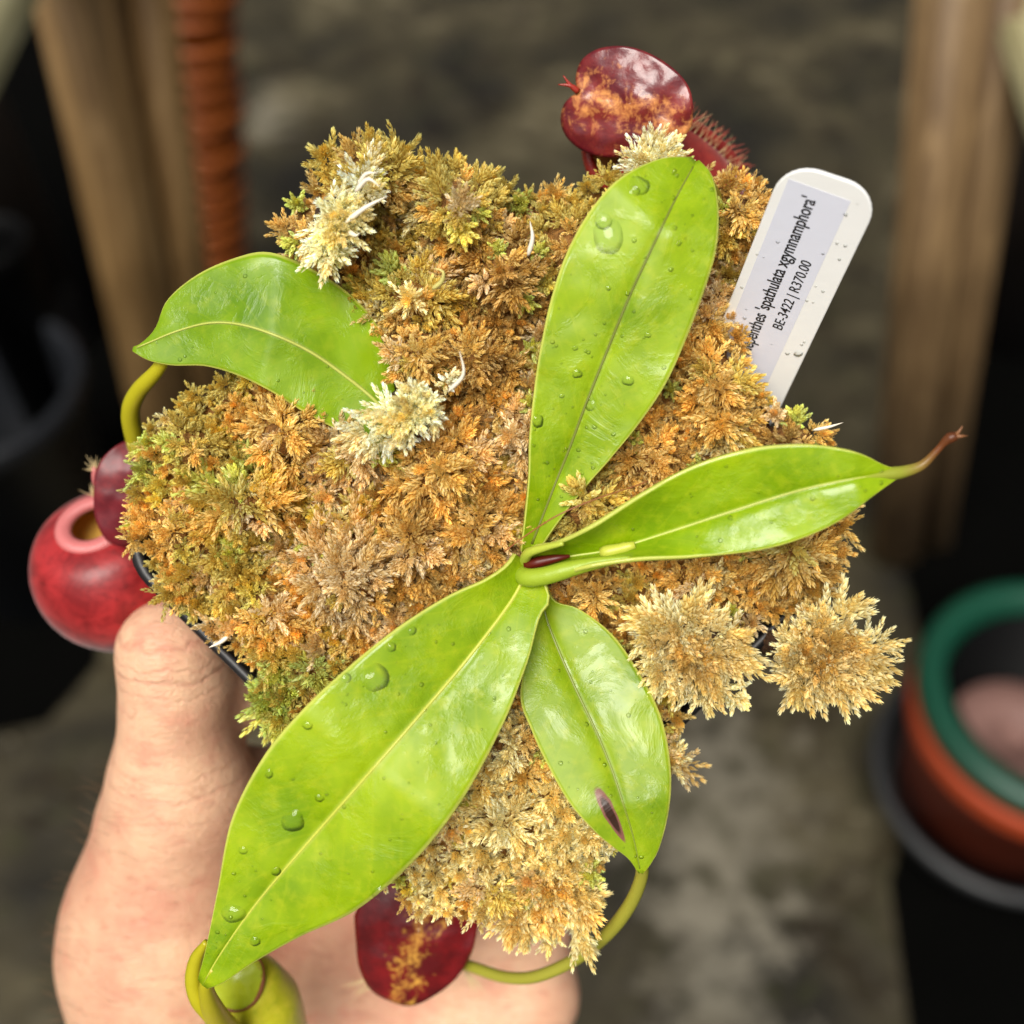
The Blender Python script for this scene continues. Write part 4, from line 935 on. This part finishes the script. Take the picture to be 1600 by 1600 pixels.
# ------------------------------------------------------------------ the hand
def smin(a, b, k): h = np.clip(.5 + .5 * (b - a) / k, 0, 1); return b * (1 - h) + a * h - k * h * (1 - h)
def hand_sdf(X):
    def cone(a, b, ra, rb):
        a, b = np.array(a, float), np.array(b, float); d = b - a; t = np.clip(((X - a) @ d) / (d @ d), 0, 1)
        return np.sqrt((((X - a) - t[..., None] * d) ** 2).sum(-1)) - (ra + (rb - ra) * t)
    ip = px2pot(266, 1024, -2.7); mcp = px2pot(282, 1236, -4.3); cmc = px2pot(262, 1450, -6.0); tip = (-6.35, -4.35, -4.9)
    parts = [(cone(ip, tip, 1.02, .80), .3), (cone(ip, mcp, 1.10, 1.45), .4), (cone(px2pot(262, 1010, -2.75), px2pot(280, 1075, -3.0), 1.0, 1.08), .3), (cone(mcp, cmc, 1.55, 2.0), .8),
             (cone(px2pot(238, 1290, -5.0), px2pot(215, 1480, -6.3), 1.25, 1.8), .7),
             (cone(cmc, (-8.6, -16.5, -7.6), 2.2, 2.7), 1.2), (cone((-8.6, -16.5, -7.6), (-8.8, -26, -9.0), 2.7, 3.0), 1.0), (cone((-4.6, -17, -8.2), (-5.2, -26, -9.4), 2.3, 2.7), 1.5),
             (cone((-6.6, -11.8, -7.0), (-3.6, -10.6, -8.3), 1.6, 1.1), 1.0), (cone((-4.0, -12.8, -7.9), (-1.2, -12.4, -8.3), 1.6, 1.3), 1.0), (cone((-3.5, -15.0, -8.0), (.45, -12.6, -7.7), 1.8, 1.35), 1.0),
             (cone(mcp, (-4.7, -9.6, -8.4), .8, 1.0), 1.1), (cone((-4.6, -9.6, -8.5), (.5, -11.2, -8.5), 1.05, 1.05), .8)]
    parts += [(cone((-7.2, -6.4, -5.8), (-5.3, -7.4, -8.0), .8, 1.1), .8), (cone((-5.3, -7.4, -8.0), (-4.0, -5.4, -8.95), 1.1, .85), .6)]
    for (m, a, b, c, r) in (((-4.6, -9.4, -8.7), (-4.1, -4.9, -8.95), (-3.8, -2.4, -8.85), (-3.6, -.4, -8.75), .88), ((-2.7, -9.7, -8.9), (-2.0, -4.6, -9.0), (-1.7, -1.7, -8.95), (-1.5, .6, -8.85), .92),
                           ((-.9, -10.3, -8.9), (.1, -5.4, -9.0), (.6, -2.6, -8.9), (1.0, -.4, -8.8), .87), ((.6, -11.2, -8.7), (1.9, -7.6, -8.85), (2.6, -5.5, -8.7), (3.0, -3.8, -8.6), .76)):
        parts += [(cone(m, a, r * 1.12, r), .35), (cone(a, b, r, r * .93), .12), (cone(b, c, r * .93, r * .78), .12)]
    dd = parts[0][0]
    for p, k in parts[1:]: dd = smin(dd, p, k)
    return dd
def surface_nets(fn, lo, hi, h):
    ax = [np.arange(a, b + h, h) for a, b in zip(lo, hi)]; sh = [len(a) for a in ax]
    Fv = np.empty(sh)
    for i in range(sh[0]):
        Y, Z = np.meshgrid(ax[1], ax[2], indexing='ij'); X = np.stack([np.full_like(Y, ax[0][i]), Y, Z], -1); Fv[i] = fn(X)
    c = [Fv[i:sh[0] - 1 + i, j:sh[1] - 1 + j, k:sh[2] - 1 + k] for i in (0, 1) for j in (0, 1) for k in (0, 1)]
    neg = sum((q < 0).astype(int) for q in c); act = (neg > 0) & (neg < 8)
    I = np.argwhere(act); idx = -np.ones(act.shape, int); idx[act] = np.arange(len(I)); vals = np.stack([q[act] for q in c], 1)
    offs = np.array([(i, j, k) for i in (0, 1) for j in (0, 1) for k in (0, 1)], float); acc = np.zeros((len(I), 3)); cn = np.zeros(len(I))
    for a in range(8):
        for b in range(a + 1, 8):
            if np.abs(offs[a] - offs[b]).sum() != 1: continue
            va, vb = vals[:, a], vals[:, b]; m = (va < 0) != (vb < 0); t = np.where(m, va / np.where(m, va - vb, 1), 0)
            acc[m] += (offs[a] + (offs[b] - offs[a]) * t[:, None])[m]; cn[m] += 1
    V = np.array(lo) + (I + acc / cn[:, None]) * h; Fc = []
    for d in range(3):
        e = [0, 0, 0]; e[d] = 1; s0 = Fv[:sh[0] - e[0], :sh[1] - e[1], :sh[2] - e[2]] < 0; s1 = Fv[e[0]:, e[1]:, e[2]:] < 0; ch = s0 != s1
        p, q = [(1, 2), (2, 0), (0, 1)][d]
        for g in np.argwhere(ch):
            if g[p] == 0 or g[q] == 0 or g[p] >= sh[p] - 1 or g[q] >= sh[q] - 1: continue
            a = g.copy(); b = g.copy(); b[p] -= 1; cc = g.copy(); cc[p] -= 1; cc[q] -= 1; f = g.copy(); f[q] -= 1
            quad = [idx[tuple(x)] for x in (a, b, cc, f)]
            Fc.append(quad if s0[tuple(g)] else quad[::-1])
    return V, Fc
V, Fc = surface_nets(hand_sdf, (-12.6, -25.5, -13), (4.5, 2.2, -1.2), .17)
Vw = [P(*v) for v in V]
person = mk('person', Vw, Fc, M['skin'], origin=P(-6, -14, -8))
sm = person.modifiers.new('smooth', 'SMOOTH'); sm.factor = .5; sm.iterations = 6
sub = person.modifiers.new('subdiv', 'SUBSURF'); sub.levels = 1; sub.render_levels = 1
tag(person, 'bare left hand of a person gripping the black pot, thumb along its side', 'person')
# thumb nail on the far side of the thumb
V = []; tipc = Vector((-6.55, -4.2, -4.6)); dn = Vector((-.62, -.62, -.48)).normalized(); da = Vector((.6, .0, -.75)); da = (da - dn * da.dot(dn)).normalized(); ds = dn.cross(da)
for i in range(9):
    for j in range(9):
        x, y = (j / 4 - 1), (i / 4 - 1); V.append(P(*(tipc + ds * (x * .52) + da * (y * .62) + dn * (.86 - .28 * x * x - .06 * y * y))))
solid(mk('nail', V, grid_faces(9, 9), M['nail'], person), .0005, 0)
# fine arm hair along the outer edge
hb = []; hdv = []
hv = [v for v in V]
cand = [v for v in np.array([tuple(x) for x in Vw])]
loc = np.array(px2pot(100, 1560, -6.5))
Vp = np.array([((Vector(x) - CAM).dot(RGT) * 100, (Vector(x) - CAM).dot(UP) * 100, 23 - (Vector(x) - CAM).dot(FWD) * 100) for x in Vw[::3]])
sel = Vp[(Vp[:, 0] < -8.2) & (Vp[:, 1] < -6.0) & (Vp[:, 1] > -16) & (Vp[:, 2] > -7.5)]
for q in sel[rng.permutation(len(sel))[:170]]:
    hb.append(P(*q)); hdv.append(PD(-.5, .35, .45))
if hb: fringe('hair', hb, hdv, .0055, M['hair'], person, .00004)
